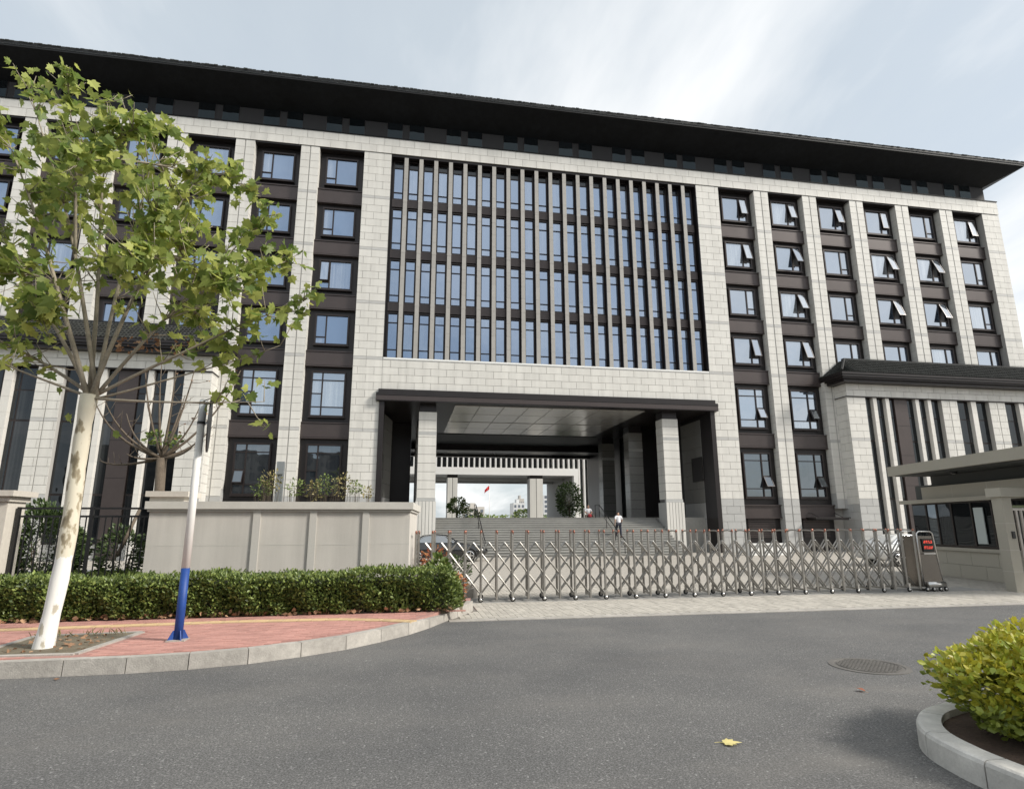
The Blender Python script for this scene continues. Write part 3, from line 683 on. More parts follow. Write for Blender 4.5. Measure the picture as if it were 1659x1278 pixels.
# --- entrance portal
deep_st = mat('shaded_polished_granite', (.24, .235, .22), .18, var=.06, noise=(6, .08))  # polished column stone, darkened: the passage's shade is put into its colour
lt = MB(); lt.box(-12.0, 12.0, -.30, .22, 9.83, 10.38); lt.box(-12.0, 12.0, -.34, .22, 10.20, 10.27); lt.box(-11.86, 11.86, -.20, .22, 10.385, 10.63)
lt.build('portal_fascia', bronze, build)
Bx('portal_fascia_face', bronze2, build, -11.99, 11.99, -.318, -.301, 9.88, 10.18)
for s in (-1, 1):
    a, b = sorted((s*11.45, s*11.78)); Bx('portal_jamb', bronze, build, a, b, -.12, 1.5, 0, 10.37)
    # dark lining, then a stone panel with a dark stepped key
    ps = mat('passage_slab', (.22, .215, .20), .5, var=.05)
    a, b = sorted((s*11.55, s*12.2)); Bx('passage_wall', bronze, build, a, b, 1.5, 4.6, 0, 9.9)
    if s > 0:
        for (c, d, mm) in ((3.45, 9.5, ps), (0, 3.44, stone_grey)):
            for (p0, p1, z0, z1) in courses(1.5, 4.7, c, d, L=1.6, Hc=1.0): block('stone_slab', mm, build, 11.42, 11.54, p0+J, p1-J, z0+J, z1-J)
        Bx('key_pattern', bronze, build, 11.37, 11.42, 1.49, 3.1, 5.0, 6.75)
    else:
        for k in range(10):
            z0 = k*.95; lo = [(-11.72, 1.52), (-11.02, 5.6), (-11.10, 5.62), (-11.80, 1.56)]
            MB().prism(lo, z0+J, z0+.95-J).build('stone_slab', ps if k > 3 else stone_grey, build)
        MB().prism([(-11.69, 1.5), (-11.45, 2.9), (-11.50, 2.95), (-11.74, 1.54)], 5.0, 6.7).build('key_pattern', bronze, build)
    a, b = sorted((s*11.5, s*12.2)); Bx('passage_wall', bronze, build, a, b, 4.6, 30, 0, 9.9)
    # glazed side lobbies
    for y in (9.8, 12.4):
        o = Bx('lobby_glazing', frame_m, build, *sorted((s*9.6, s*9.66)), y-1.2, y+1.2, 2.4, 9.8)
        for q in (-.8, 0, .8): Bx('pane', glass_dark, o, *sorted((s*9.58, s*9.6)), y+q-.36, y+q+.36, 2.5, 9.7)
    Bx('lobby', bronze, build, *sorted((s*9.66, s*11.5)), 8.5, 15.6, 2.4, 9.8)
    for y in (.5, 7.2, 14.0):
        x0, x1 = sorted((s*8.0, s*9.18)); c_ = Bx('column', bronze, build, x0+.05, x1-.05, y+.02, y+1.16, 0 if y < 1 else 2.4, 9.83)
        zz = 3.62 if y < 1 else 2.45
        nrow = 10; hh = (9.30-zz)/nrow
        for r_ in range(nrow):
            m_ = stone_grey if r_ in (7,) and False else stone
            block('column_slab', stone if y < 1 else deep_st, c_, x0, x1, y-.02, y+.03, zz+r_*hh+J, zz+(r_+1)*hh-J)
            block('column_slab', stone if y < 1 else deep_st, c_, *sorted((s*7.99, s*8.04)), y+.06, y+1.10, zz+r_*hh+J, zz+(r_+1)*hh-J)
        block('column_band', stone_grey, c_, x0-.004, x1+.004, y-.026, y+.03, 7.75, 7.98)
        if y < 1:
            block('column_band', stone_grey, c_, x0-.03, x1+.03, y-.05, y+.2, 3.42, 3.62)
            for q in range(6):
                w_ = (x1-x0+.16)/6; block('flute', stone, c_, x0-.08+q*w_+.018, x0-.08+(q+1)*w_-.018, y-.13, y+.1, 0, 3.41)
            Bx('plinth', stone_grey, c_, x0-.07, x1+.07, y-.10, y+1.2, 0, 3.40)
# ceiling
Bx('ceiling_void', bronze, build, -11.6, 11.6, .22, 30, 9.84, 10.74)
for j, (y0, y1) in enumerate([(.6, 3.6), (3.65, 6.8), (7.1, 10), (10.05, 13), (22.3, 25), (25.05, 29.6)]):
    for i in range(8):
        x0 = -6.8+i*1.7; block('ceiling_panel', ceil_m, build, x0+.025, x0+1.675, y0+.025, y1-.025, 9.80, 9.838)
Bx('ceiling_coffer', mat('coffer_paint', (.10, .105, .10), .5), build, -7.4, 7.4, 13.6, 20.5, 9.79, 9.838)
Bx('ceiling_beam', bronze, build, -11.5, 11.5, 20.6, 22.2, 9.25, 9.838)
Bx('ceiling_beam', bronze, build, -11.5, 11.5, 29.0, 29.9, 9.55, 9.80)

# ================================================================== STAIRS
st = struct(MB().box(-7.6, 7.6, -2.2, 2.6, 0, .12).build('entrance_stairs', step_m))
NS = 16
for k in range(NS):
    y0 = -2.62+k*.32; o = MB(); o.box(-7.9, 7.9, y0, y0+.40, k*.15, (k+1)*.15-.035); o.box(-7.9, 7.9, y0-.05, y0+.40, (k+1)*.15-.035, (k+1)*.15); o.build('step', step_m, st)
struct(MB().box(-11.45, 11.45, 2.6, 57, 0, 2.4).build('podium', step_m))
struct(MB().box(-60, 60, 30, 400, 0, 2.39).build('inner_courtyard', mat('plaza_stone', (.40, .39, .37), .7, noise=(.5, .08))))
for s in (-1, 1): struct(MB().box(*sorted((s*7.95, s*11.45)), 1.75, 2.6, 0, 2.4).build('stair_side_wall', step_m))
for nm, xr in (('left', -5.1), ('right', 3.7)):
    h = thing('handrail', 'black metal handrail down the %s part of the entrance stairs' % nm, 'handrail', (xr, -2.6, 0), 'stair handrails')
    m_ = MB(); m_.tube([(xr, -2.75, .85), (xr, -2.6, .95), (xr, 2.3, 3.28), (xr, 3.2, 3.3)], .028, 8); m_.build('rail', black_p, h, True)
    m_ = MB(); m_.tube([(xr, -2.6, .55), (xr, 2.3, 2.85)], .016, 6); m_.build('rail', black_p, h, True)
    for y, z0, z1 in ((-2.55, 0, .95), (-.9, .75, 1.77), (.8, 1.6, 2.55), (2.3, 2.4, 3.26), (3.2, 2.4, 3.28)): MB().tube([(xr, y, z0), (xr, y, z1)], .022, 8).build('post', black_p, h, True)

# ================================================================== SIDE HALLS (low wings in front of the block)
def side_hall(s, label):
    t = thing('side_hall', label, 'building', (s*30, -1.2, 0))
    YF = -1.2; X0, X1 = 21.75, 46.0
    def sx_(a, b): return sorted((s*a, s*b))
    Bx('core', joint, t, *sx_(21.78, X1), -.75, .64, 0, 11.9)
    Bx('frieze_wall', joint, t, *sx_(21.78, X1), YF+.03, -.75, 11.07, 12.03)
    Bx('pier', joint, t, *sx_(21.78, 23.28), YF+.03, -.75, 0, 11.06)
    st_ = []
    def add(x0, x1, y, z0, z1, ph):
        for (m, a, b, y0, y1, c, d) in [q for q in tmp(x0, x1, y, z0, z1, ph)]: st_.append((m, a, b, y0, y1, c, d))
    def tmp(x0, x1, y, z0, z1, ph):
        out = []; clad(x0, x1, y, z0, z1, ph, out); return out
    a, b = sx_(X0, 23.3); add(a, b, YF, 0, 11.03, s*21.75)
    for (p, q) in ((29.8, 30.48), (30.52, 31.2), (34.05, 34.76), (34.8, 35.5), (38.4, 39.1), (39.14, 39.85)):
        a, b = sx_(p, q); add(a, b, YF, 0, 11.03, a)
    for (a, b, c, d) in courses(*sx_(X0, X1), 11.10, 12.03, Hc=.47): st_.append((stone, a+J, b-J, YF-.03, YF, c+J, d-J))
    st_.sort(key=lambda q: abs(q[1]))
    for q in st_[:230]: block('stone_slab', q[0], t, *q[1:])
    bb = MB()
    for q in st_[230:]: bb.box(*q[1:])
    if bb.v: tag(bb.build('stone_cladding', stone, t), kind='stuff')
    for p in (29.8, 34.05, 38.4): Bx('pilaster', joint, t, *sx_(p+.01, p+1.40), YF+.03, -.76, 0, 11.03)
    # inner side wall, facing the entrance
    for (y0, y1, c, d) in courses(YF+.02, .62, 0, 12.03, L=.92, Hc=.54):
        m = stone_grey if d < 3.8 else stone
        block('stone_slab', m, t, *sx_(X0, 21.78), y0+J, y1-J, c+J, d-J)
    Bx('frieze_shadow_trim', bronze, t, *sx_(21.70, X1), YF-.06, -.75, 11.03, 11.09)
    Bx('frieze_shadow_trim', bronze, t, *sx_(21.70, 21.77), -.75, .6, 11.03, 11.09)
    # glazing behind the fins
    for (p, q) in ((23.3, 25.85), (27.0, 29.8), (31.2, 34.05), (35.5, 38.4), (39.85, 46)):
        o = Bx('window', frame_m, t, *sx_(p, q), -.86, -.75, .9, 11.03)
        n_ = max(2, round((q-p)/.9)); w = (q-p)/n_
        for k in range(n_):
            for (z0, z1) in ((1.0, 3.6), (3.72, 7.8), (7.92, 9.6), (9.68, 10.95)):
                Bx('pane', glass_dark, o, *sx_(p+k*w+.05, p+(k+1)*w-.05), -.875, -.86, z0, z1)
        Bx('plinth', stone_grey, t, *sx_(p, q), -.9, -.74, 0, .9)
    Bx('bronze_panel', bronze2, t, *sx_(25.88, 26.98), -1.0, -.74, .02, 11.02)
    for z in (2.4, 4.6, 6.8, 9.0): Bx('bronze_panel_joint', bronze, t, *sx_(25.88, 26.98), -1.006, -1.0, z, z+.03)
    for x in (23.95, 25.0, 27.56, 28.62, 32.45, 36.8, 41.2):
        f = MB(); w = .30 if x < 30 else .44
        z = 0
        while z < 11.0: f.box(*sx_(x, x+w), YF+.02, -.80, z+.005, min(z+.92, 11.03)-.005); z += .92
        f.box(*sx_(x+.02, x+w-.02), YF+.04, -.80, 0, 11.0)
        f.build('fin', mat('hall_fin_granite', (.66, .64, .60), .6, var=.05, noise=(8, .05)), t)
    # eave and tiled rim roof
    ex, ey = 20.9, -2.1
    e = MB(); e.box(*sx_(ex, X1), ey, 1.0, 12.36, 12.52); e.box(*sx_(ex+.12, X1), ey+.12, 1.0, 12.24, 12.36); e.box(*sx_(ex+.32, X1), ey+.32, .9, 12.04, 12.24); e.box(*sx_(ex-.06, X1), ey-.06, 1.0, 12.525, 12.70)
    e.build('eave', bronze, t)
    rr = MB(); q0 = [(s*(ex-.08), ey-.08, 12.70), (s*X1, ey-.08, 12.70), (s*X1, .0, 14.05), (s*(ex+1.65), -.45, 14.05), (s*X1, -.45, 14.05), (s*(ex-.08), 1.0, 12.70), (s*(ex+1.65), 1.0, 14.05)]
    rr.v += q0; rr.f += [(0, 1, 4, 3), (0, 3, 6, 5)]; rr.build('roof', tile_m, t)
    tl = MB()
    sl_ = Vector((0, 1.57, 1.35)); L_ = sl_.length
    for k in range(int((X1-ex)/.21)):
        x = ex+k*.21; d0 = max(0, (ex+1.65-x)/1.65) if x < ex+1.65 else 0
        top = min(1, (x-ex+.1)/1.73)
        for r_ in range(7):
            t0, t1 = r_/7*top, (r_+1)/7*top
            p0 = Vector((0, ey-.08, 12.70))+sl_*t0; p1 = Vector((0, ey-.08, 12.70))+sl_*t1
            n_ = Vector((0, -1.35, 1.57)).normalized()*.05
            xa, xb = sx_(x+.02, x+.16)
            tl.hexa([(xa, p0.y, p0.z), (xb, p0.y, p0.z), (xb, p1.y, p1.z), (xa, p1.y, p1.z)]+[(xa+.02, p0.y+n_.y*1.4, p0.z+n_.z*1.4), (xb-.02, p0.y+n_.y*1.4, p0.z+n_.z*1.4), (xb-.02, p1.y+n_.y*.5, p1.z+n_.z*.5), (xa+.02, p1.y+n_.y*.5, p1.z+n_.z*.5)])
    for k in range(14):
        y = ey+.1+k*.21
        for r_ in range(7):
            top = min(1, (y-ey+.1)/1.73); t0, t1 = r_/7*top, (r_+1)/7*top; g = Vector((1.73, 0, 1.35)); p0 = Vector((ex-.08, 0, 12.7))+g*t0; p1 = Vector((ex-.08, 0, 12.7))+g*t1
            tl.hexa([(s*p0.x, y, p0.z), (s*p0.x, y+.14, p0.z), (s*p1.x, y+.14, p1.z), (s*p1.x, y, p1.z), (s*(p0.x-.03), y+.02, p0.z+.06), (s*(p0.x-.03), y+.12, p0.z+.06), (s*(p1.x-.01), y+.12, p1.z+.03), (s*(p1.x-.01), y+.02, p1.z+.03)])
    tag(tl.build('roof_tiles', tile_m, t), kind='stuff')
    MB().tube([(s*(ex-.08), ey-.08, 12.78), (s*(ex+1.65), -.45, 14.12)], .09, 8).build('hip_ridge', fascia_m, t)
    Bx('ridge_cap', fascia_m, t, *sx_(ex+1.6, X1), -.5, -.2, 14.0, 14.2)
    return t
side_hall(1, 'low granite hall with tiled rim roof at the right end, behind the guardhouse')
side_hall(-1, 'low granite hall with tiled rim roof at the left end, behind the plane tree')
can = thing('door_canopy', 'thin dark metal canopy over the basement door beside the right hall', 'canopy', (19.5, .3, 2.3))
MB().box(18.5, 21.3, -.75, .3, 2.30, 2.38).box(18.6, 21.2, -.65, .3, 2.2, 2.30).build('slab', bronze, can)
MB().tube([(18.9, .3, 2.7), (18.9, -.6, 2.36)], .02, 6).build('bracket', bronze, can); MB().tube([(20.8, .3, 2.7), (20.8, -.6, 2.36)], .02, 6).build('bracket', bronze, can)


pw = thing('planter_wall', 'low white stone planter wall before the right entrance pier', 'wall', (13, -3.4, 0))
MB().box(11.6, 14.4, -3.6, -3.2, 0, .62).build('wall_body', white_edge, pw); MB().box(11.55, 14.45, -3.66, -3.14, .62, .72).build('coping', white_edge, pw)

# ================================================================== REAR BUILDING seen through the passage
rb = thing('rear_building', 'rear office wing with white fins and open passage, seen through the entrance', 'building', (4, 57, 2.4))
fin_w = mat('white_fin', (.80, .79, .77), .6)
Bx('lintel', fin_w, rb, -30, 18.3, 57, 57.6, 9.83, 11.0)
Bx('wall', joint, rb, -30, 45, 58.2, 77, 11.0, 24); Bx('ceiling', mat('rear_ceiling', (.42, .42, .41), .5), rb, -12, 17.4, 57.6, 77, 9.84, 11.0)
Bx('glazing', glass_dark, rb, -30, 45, 58.0, 58.2, 11.0, 24); Bx('glazing', glass_dark, rb, 18.4, 45, 58.0, 58.2, 2.4, 11.0); Bx('wall', joint, rb, 17.6, 45, 58.2, 77, 2.4, 11)
for x in np.arange(-28, 44, .875):
    block('fin', fin_w, rb, x, x+.22, 57.1, 58.0, 11.0 if x < 18.3 else 2.4, 24)
Bx('pier', fin_w, rb, 17.5, 18.28, 57, 58.2, 2.4, 9.83)
for (a, b) in ((-3.3, -1.64), (10.05, 12.3)):
    c_ = Bx('column', bronze, rb, a+.05, b-.05, 57.25, 59.2, 2.4, 9.83); w = (b-a)/2
    for k in range(2): Bx('column_slab', stone, c_, a+k*w+.04, a+(k+1)*w-.04, 57.2, 57.25, 2.4, 9.3)
    Bx('column_slab', stone_grey, c_, a-.02, a+.05, 57.3, 59.1, 2.4, 9.3)
for y in (64, 71): Bx('ceiling_beam', mat('rear_ceiling', (.3, .3, .3)), rb, -12, 17.4, y, y+.8, 9.4, 9.83)
# far apartment towers
def tower(x0, x1, y, h, m, label):
    t = thing('apartment_tower', label, 'tower', ((x0+x1)/2, y, 0), 'far apartment towers')
    Bx('wall', m, t, x0, x1, y, y+14, 0, h); Bx('roof_house', m, t, x0+(x1-x0)*.35, x0+(x1-x0)*.6, y+4, y+10, h, h+2.5)
    nx = max(3, int((x1-x0)/3.0)); nzr = int(h/3)
    for i in range(nx):
        for j in range(nzr):
            xa = x0+(x1-x0)*(i+.25)/nx; block('window', far_win, t, xa, xa+(x1-x0)*.5/nx, y-.15, y, 1+j*3, 2.7+j*3)
tower(27.5, 41, 350, 13.5, far_wall2, 'low tan apartment block on the horizon left of the flag')
tower(60, 67.5, 350, 16, far_wall, 'slim pale apartment tower beside the rear column')
tower(69, 73, 380, 20, far_wall2, 'narrow tan apartment tower behind the rear column')
tower(80, 100, 350, 21, far_wall, 'wide white apartment tower right of the rear column')
fp = thing('flagpole', 'tall white flagpole with a red flag seen through the passage', 'flagpole', (12.2, 120, 2.4))
MB().tube([(12.2, 120, 2.4), (12.2, 120, 12.5)], [.10, .06], 8).build('pole', white_p, fp, True); MB().lathe([(0.01, .12), (.1, .08), (.12, 0), (.1, -.08), (.01, -.12)], (12.2, 120, 12.6), 10).build('finial', chrome, fp)
fl = MB(); nx_ = 8
for i in range(nx_+1):
    u = i/nx_; x = 12.15-1.25*u; dz = -.9*u-.35*u*u; yy = 120+.12*math.sin(u*9)
    fl.v += [(x, yy, 12.2+dz), (x+.12*math.sin(u*6), yy+.05, 12.2+dz-.95)]
fl.f = [(2*i, 2*i+1, 2*i+3, 2*i+2) for i in range(nx_)]
fo = fl.build('flag', flag_m, fp, True); fo.modifiers.new('thick', 'SOLIDIFY').thickness = .01

# ================================================================== RETRACTABLE GATE
gate = thing('retractable_gate', 'stainless steel folding gate with scissor bars across the driveway', 'gate', (-2, -23.3, 0))
GX0, GS, GYF, GYB, GN = -9.62, .4125, -23.5, -22.84, 36
GK = .13                                 # the frames stand slightly skewed to the gate line
def skew(me):
    for v in me.vertices: v.co.x += (v.co.y-GYF)*GK
    return me
GT = 1.70
fm = MB()
for y in (GYF, GYB): fm.tube([(0, y, .06), (0, y, GT)], .032, 10)
arch = [(0, GYF, GT)]+[(0, GYF+(GYB-GYF)*(.5-.5*math.cos(a)), GT+.045*math.sin(a)-.01) for a in np.linspace(0, math.pi, 9)]+[(0, GYB, GT)]
fm.tube(arch, .019, 6); fm.box(-.015, .015, GYF+.03, GYB-.03, .10, .14)
frame_me = skew(fm.mesh('gate_frame')); frame_me.materials.append(steel)
cm_ = MB(); cm_.lathe([(.001, .07), (.022, .062), (.03, .035), (.03, -.03), (.022, -.035)], (0, 0, 0), 10); cap_me = cm_.mesh('post_cap', True); cap_me.materials.append(copper_c)
wh = MB(); wh.lathe([(.001, -.022), (.055, -.022), (.066, -.012), (.066, .012), (.055, .022), (.001, .022)], (0, 0, 0), 14, 'y'); wheel_me = wh.mesh('wheel', True); wheel_me.materials.append(rubber)
hb = MB(); hb.lathe([(.001, -.032), (.03, -.030), (.036, -.02), (.036, .02)], (0, 0, 0), 12, 'y'); hub_me = hb.mesh('wheel_hub', True); hub_me.materials.append(steel_b)
fk = MB(); fk.box(-.025, .025, -.028, .028, .03, .14); fk.box(-.03, .03, -.034, .034, .12, .17); fork_me = fk.mesh('wheel_fork'); fork_me.materials.append(steel_b)
def inst(name, me, loc, par, rot=(0, 0, 0)):
    o = bpy.data.objects.new(name, me); COL.objects.link(o); o.location = loc; o.rotation_euler = rot; return setpar(o, par)
gposx = []
for i in range(GN):
    x = GX0+i*GS; gposx.append(x)
    f = inst('gate_frame', frame_me, (x+random.uniform(-.006, .006), 0, 0), gate, (0, random.uniform(-.004, .004), 0))
    inst('post_cap', cap_me, (x, GYF, GT), f); inst('post_cap', cap_me, (x+(GYB-GYF)*GK, GYB, GT), f)
    if i % 2 == 0:
        for y in (GYF-.04, GYB+.04):
            xw = x+(y-GYF)*GK; inst('wheel', wheel_me, (xw, y, .066), f); inst('wheel_hub', hub_me, (xw, y-.005, .066), f); inst('wheel_fork', fork_me, (xw, y, .07), f)
hs_, vs_ = GS/2, .2575
def bar_mesh(sg):
    b = MB(); n_ = 5; x1, z1 = sg*hs_*n_, -vs_*n_; d = Vector((x1, 0, z1)).normalized(); p = Vector((-d.z, 0, d.x))*.021
    yy = -.012 if sg > 0 else .012
    q = [Vector((0, yy-.008, 0))-p, Vector((x1, yy-.008, z1))-p, Vector((x1, yy-.008, z1))+p, Vector((0, yy-.008, 0))+p]
    b.tube([Vector((0, yy, 0)), Vector((x1, yy, z1))], .021, 8); me = b.mesh('scissor_bar'); me.materials.append(steel); return me
bars = {1: bar_mesh(1), -1: bar_mesh(-1)}
rod = MB(); rod.tube([(0, GYF+.20, 0), (0, GYF+.45, 0)], .014, 6); rod_me = skew(rod.mesh('cross_rod', True)); rod_me.materials.append(steel_b)
for i in range(-2, GN+2):
    xc = GX0+(i+.5)*GS
    for sg in (1, -1):
        xe = xc+sg*hs_*5
        if min(xc, xe) < GX0-.05 or max(xc, xe) > GX0+(GN-1)*GS+.05: continue
        for y in (GYF+.25, GYF+.40): inst('scissor_bar', bars[sg], (xc+(y-GYF)*GK, y, 1.45), gate)
    if 0 <= i < GN-1:
        inst('cross_rod', rod_me, (xc, 0, 1.45), gate); inst('cross_rod', rod_me, (xc, 0, 1.45-vs_*2), gate); inst('cross_rod', rod_me, (xc-hs_, 0, 1.45-vs_*5), gate)
# motor head with display
hx0, hx1 = 4.96, 5.46
hd = MB(); hd.hexa([(hx0, GYF-.02, .12), (hx1+.12, GYF-.02, .12), (hx1+.12, GYB+.02, .12), (hx0, GYB+.02, .12), (hx0, GYF+.03, 1.55), (hx1, GYF+.03, 1.55), (hx1, GYB-.03, 1.55), (hx0, GYB-.03, 1.55)])
head = hd.build('motor_head', mat('brushed_panel', (.22, .20, .18), .25, .9), gate)
ft = MB(); ft.tube([(hx0-.02, GYF+.01, .12), (hx0-.02, GYF+.02, 1.62), (hx0+.06, GYF+.02, 1.68), (hx1-.06, GYF+.02, 1.68), (hx1+.02, GYF+.02, 1.62), (hx1+.14, GYF-.01, .12)], .022, 8); ft.build('front_tube', steel_b, head, True)
ft = MB(); ft.tube([(hx0-.02, GYB-.01, .12), (hx0-.02, GYB-.02, 1.62), (hx0+.06, GYB-.02, 1.68), (hx1-.06, GYB-.02, 1.68), (hx1+.02, GYB-.02, 1.62), (hx1+.14, GYB+.01, .12)], .022, 8); ft.build('rear_tube', steel_b, head, True)
tb = MB(); tb.tube([(hx0+.04, GYF-.08, .19), (hx1+.10, GYF-.08, .19)], .085, 14); tb.build('wheel_cover', steel_b, head, True)
for x in (hx0-.02, hx0+.20, hx0+.42, hx1+.10): inst('wheel', wheel_me, (x, GYF-.10, .066), head); inst('wheel_hub', hub_me, (x, GYF-.105, .066), head)
inc = .05/1.43
def hy(z): return GYF-.02+(z-.12)*inc
dp = MB(); dp.hexa([(5.08, hy(1.10)-.03, 1.10), (5.44, hy(1.10)-.03, 1.10), (5.44, hy(1.1)+.01, 1.10), (5.08, hy(1.1)+.01, 1.10), (5.07, hy(1.47)-.03, 1.47), (5.42, hy(1.47)-.03, 1.47), (5.42, hy(1.47)+.01, 1.47), (5.07, hy(1.47)+.01, 1.47)])
disp = dp.build('display', led_off, head)
# two rows of red characters, drawn as dot strokes like the sign's glyph blocks
GLY = ['1110101', '1011110', '1101011']
for row, z in enumerate((1.345, 1.185)):
    for c in range(4):
        g = MB(); x = 5.12+c*.075
        for a in range(3):
            for b_ in range(3):
                if (a*3+b_+c+row) % 4 != 2: g.box(x+b_*.02, x+b_*.02+.014, hy(z)-.036, hy(z)-.031, z+a*.028, z+a*.028+.020)
        g.build('display_character', led_on, disp)
Bx('display_ledge', steel_b, head, 5.06, 5.46, hy(1.05)-.05, hy(1.05)+.01, 1.03, 1.07)
struct(MB().box(-9.9, 6.3, GYF+.06, GYF+.10, -.011, .006).box(-9.9, 6.3, GYB-.10, GYB-.06, -.011, .006).build('gate_track', steel))
struct(MB().box(-9.9, 7, GYF-.14, GYB+.14, -.012, .0035).build('gate_channel', mat('channel_concrete', (.33, .32, .30), .9, noise=(8, .1))))

# ================================================================== WALL, PIERS, FENCE
wl = thing('boundary_wall', 'grey rendered boundary wall with coping, left of the folding gate', 'wall', (-12.7, -24.2, .2))
fp_ = [(-15.62, -24.2), (-9.80, -24.2), (-9.56, -21.0), (-15.62, -21.0)]
MB().prism(fp_, .1, 2.28).build('wall_body', conc, wl)
MB().prism([(-15.70, -24.30), (-9.73, -24.30), (-9.46, -20.9), (-15.70, -20.9)], 2.28, 2.45).build('coping', mat('coping_stone', (.54, .52, .475), .8, noise=((3, .08), (50, .08))), wl)
MB().prism([(-15.66, -24.245), (-9.765, -24.245), (-9.51, -20.95), (-15.66, -20.95)], 2.22, 2.279).build('coping_moulding', conc_j, wl)
for xs in (-14.75, -13.62, -12.16, -10.98): pass
for px0, px1 in ((408, 420), (500, 511.5), (586, 597)):
    x0, x1 = at(px0, 870, -24.2).x, at(px1, 870, -24.2).x
    Bx('wall_strip', conc_j, wl, x0, x1, -24.235, -24.2, .1, 2.215)
b_ = MB()
for z in (.86, 1.46): b_.box(-15.61, -9.81, -24.203, -24.2, z, z+.012)
b_.build('scored_joint', conc_j, wl)
MB().hexa([(-9.775, -23.75, .2), (-9.72, -22.9, .2), (-9.80, -22.9, .2), (-9.84, -23.75, .2), (-9.775, -23.75, 1.95), (-9.72, -22.9, 1.95), (-9.80, -22.9, 1.95), (-9.84, -23.75, 1.95)]).build('gate_slot', black_p, wl)
def pier(x0, label):
    t = thing('fence_pier', label, 'pier', (x0+.4, -23.8, .1), 'stone piers of the railing')
    Bx('shaft', capst, t, x0+.05, x0+.70, -24.1, -23.45, .1, 2.55); Bx('cap', capst, t, x0-.05, x0+.85, -24.24, -23.3, 2.555, 2.68); Bx('cap_neck', capst, t, x0+.02, x0+.75, -24.15, -23.38, 2.44, 2.555)
pier(-15.69, 'beige stone pier with flat cap standing above the left end of grey wall')
pier(-19.25, 'beige stone pier with flat cap at the left edge of the picture')
def fence(x0, x1, label):
    t = thing('railing', label, 'fence', ((x0+x1)/2, -23.75, .2), 'black railings')
    y = -23.78
    for z in (2.28, 2.10, .42): Bx('rail', black_p, t, x0, x1, y-.02, y+.02, z, z+.045)
    x = x0+.06
    k = MB().box(-.011, .011, -.011, .011, .22, 2.10).mesh('picket'); k.materials.append(black_p)
    while x < x1: inst('picket', k, (x, y, 0), t); x += .135
    for x in (x0+.02, (x0+x1)/2+.1, x1-.02): Bx('post', black_p, t, x-.03, x+.03, y-.035, y+.035, .16, 2.33)
fence(-18.5, -15.66, 'black iron railing between the two stone piers, behind the plane tree')
fence(-22.5, -19.22, 'black iron railing left of the outer stone pier')
low = thing('low_wall', 'low white stone bench wall behind the railing', 'wall', (-18.5, -21, .16))
MB().box(-20.5, -17.0, -21.6, -21.2, .16, .70).box(-20.55, -16.95, -21.65, -21.15, .70, .78).build('bench_wall', white_edge, low)

# ================================================================== HEDGE
def hedge():
    t = thing('clipped_hedge', 'clipped green hedge along the foot of the grey wall and railing', 'hedge', (-14, -26, .2))
    X0_, X1_ = -19.5, -9.02
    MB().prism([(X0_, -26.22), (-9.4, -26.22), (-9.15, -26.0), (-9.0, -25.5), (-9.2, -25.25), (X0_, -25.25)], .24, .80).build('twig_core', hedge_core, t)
    g = np.random.default_rng(3); P = []; Nn = []
    def hgt(x): return .875+.03*np.sin(x*1.7)+.025*np.sin(x*4.1+1)+.06*np.clip((x+13)/4, 0, 1)
    n = 17000; x = g.uniform(X0_, X1_+.05, n); z = g.uniform(0, 1, n); zz = .205+(hgt(x)-.205)*z; lump = .05*np.sin(x*5.3+zz*7)+.04*np.sin(x*11+zz*4)
    P.append(np.stack([x, -26.26-.10*np.sqrt(np.clip(z, 0, 1))*1+lump-.04+g.normal(0, .035, n)+.16*np.clip((z-.85)/.15, 0, 1), zz], 1)); Nn.append(np.tile([0, -.8, .5], (n, 1)))
    n = 9000; x = g.uniform(X0_, X1_+.05, n); y = g.uniform(-26.4, -25.2, n); P.append(np.stack([x, y, hgt(x)+g.normal(0, .03, n)+.02*np.sin(x*9+y*5)], 1)); Nn.append(np.tile([0, -.15, 1], (n, 1)))
    n = 2600; y = g.uniform(-26.5, -25.2, n); z = g.uniform(.24, .98, n); P.append(np.stack([-9.0+.12*np.sin(y*5)+.12*np.sin(z*4)-.15*np.clip((y+26.5)*-3, -1, 1)*0+g.normal(0, .05, n), y, z], 1)); Nn.append(np.tile([.9, -.2, .4], (n, 1)))
    P = np.concatenate(P); Nn = np.concatenate(Nn); V, F = leafmesh(len(P), P, .070, Nn*.8, seed=5, aspect=.55); tag(soup('foliage', V, F, leaf_hg, t), kind='stuff')
    # pale young shoots standing above the top
    n = 2600; x = g.uniform(X0_, X1_, n); P = np.stack([x, g.uniform(-26.42, -25.3, n), hgt(x)-.02+g.random(n)**2*.11], 1); V, F = leafmesh(n, P, .07, np.tile([0, 0, 1], (n, 1)), seed=8, aspect=.35)
    tag(soup('young_shoots', V, F, leaf_gc, t), kind='stuff')
    # leaf-less stems at the base
    b = MB()
    for k in range(160):
        x = random.uniform(X0_, X1_-.2); y = -26.25+random.uniform(-.06, .06); b.tube([(x, y, .18), (x+random.uniform(-.05, .05), y-.02, .34), (x+random.uniform(-.1, .1), y, .5)], [.008, .006, .004], 4)
    tag(b.build('stems', bark, t), kind='stuff')
hedge()
g = np.random.default_rng(11)
n = 330; x = g.uniform(-19, -8.9, n); y = -26.40+np.abs(g.normal(0, .07, n))*-1+.08; P = np.stack([x, y, KZ+.012+g.random(n)*.05], 1)
V, F = leafmesh(n, P, .10, np.stack([g.normal(size=n), g.normal(size=n), g.normal(size=n)*.25+.1], 1), seed=12, aspect=.75)
tag(soup('leaf_litter', V, F, leaf_dry), 'brown dry fallen leaves heaped along the foot of the hedge', 'leaf litter', kind='stuff')

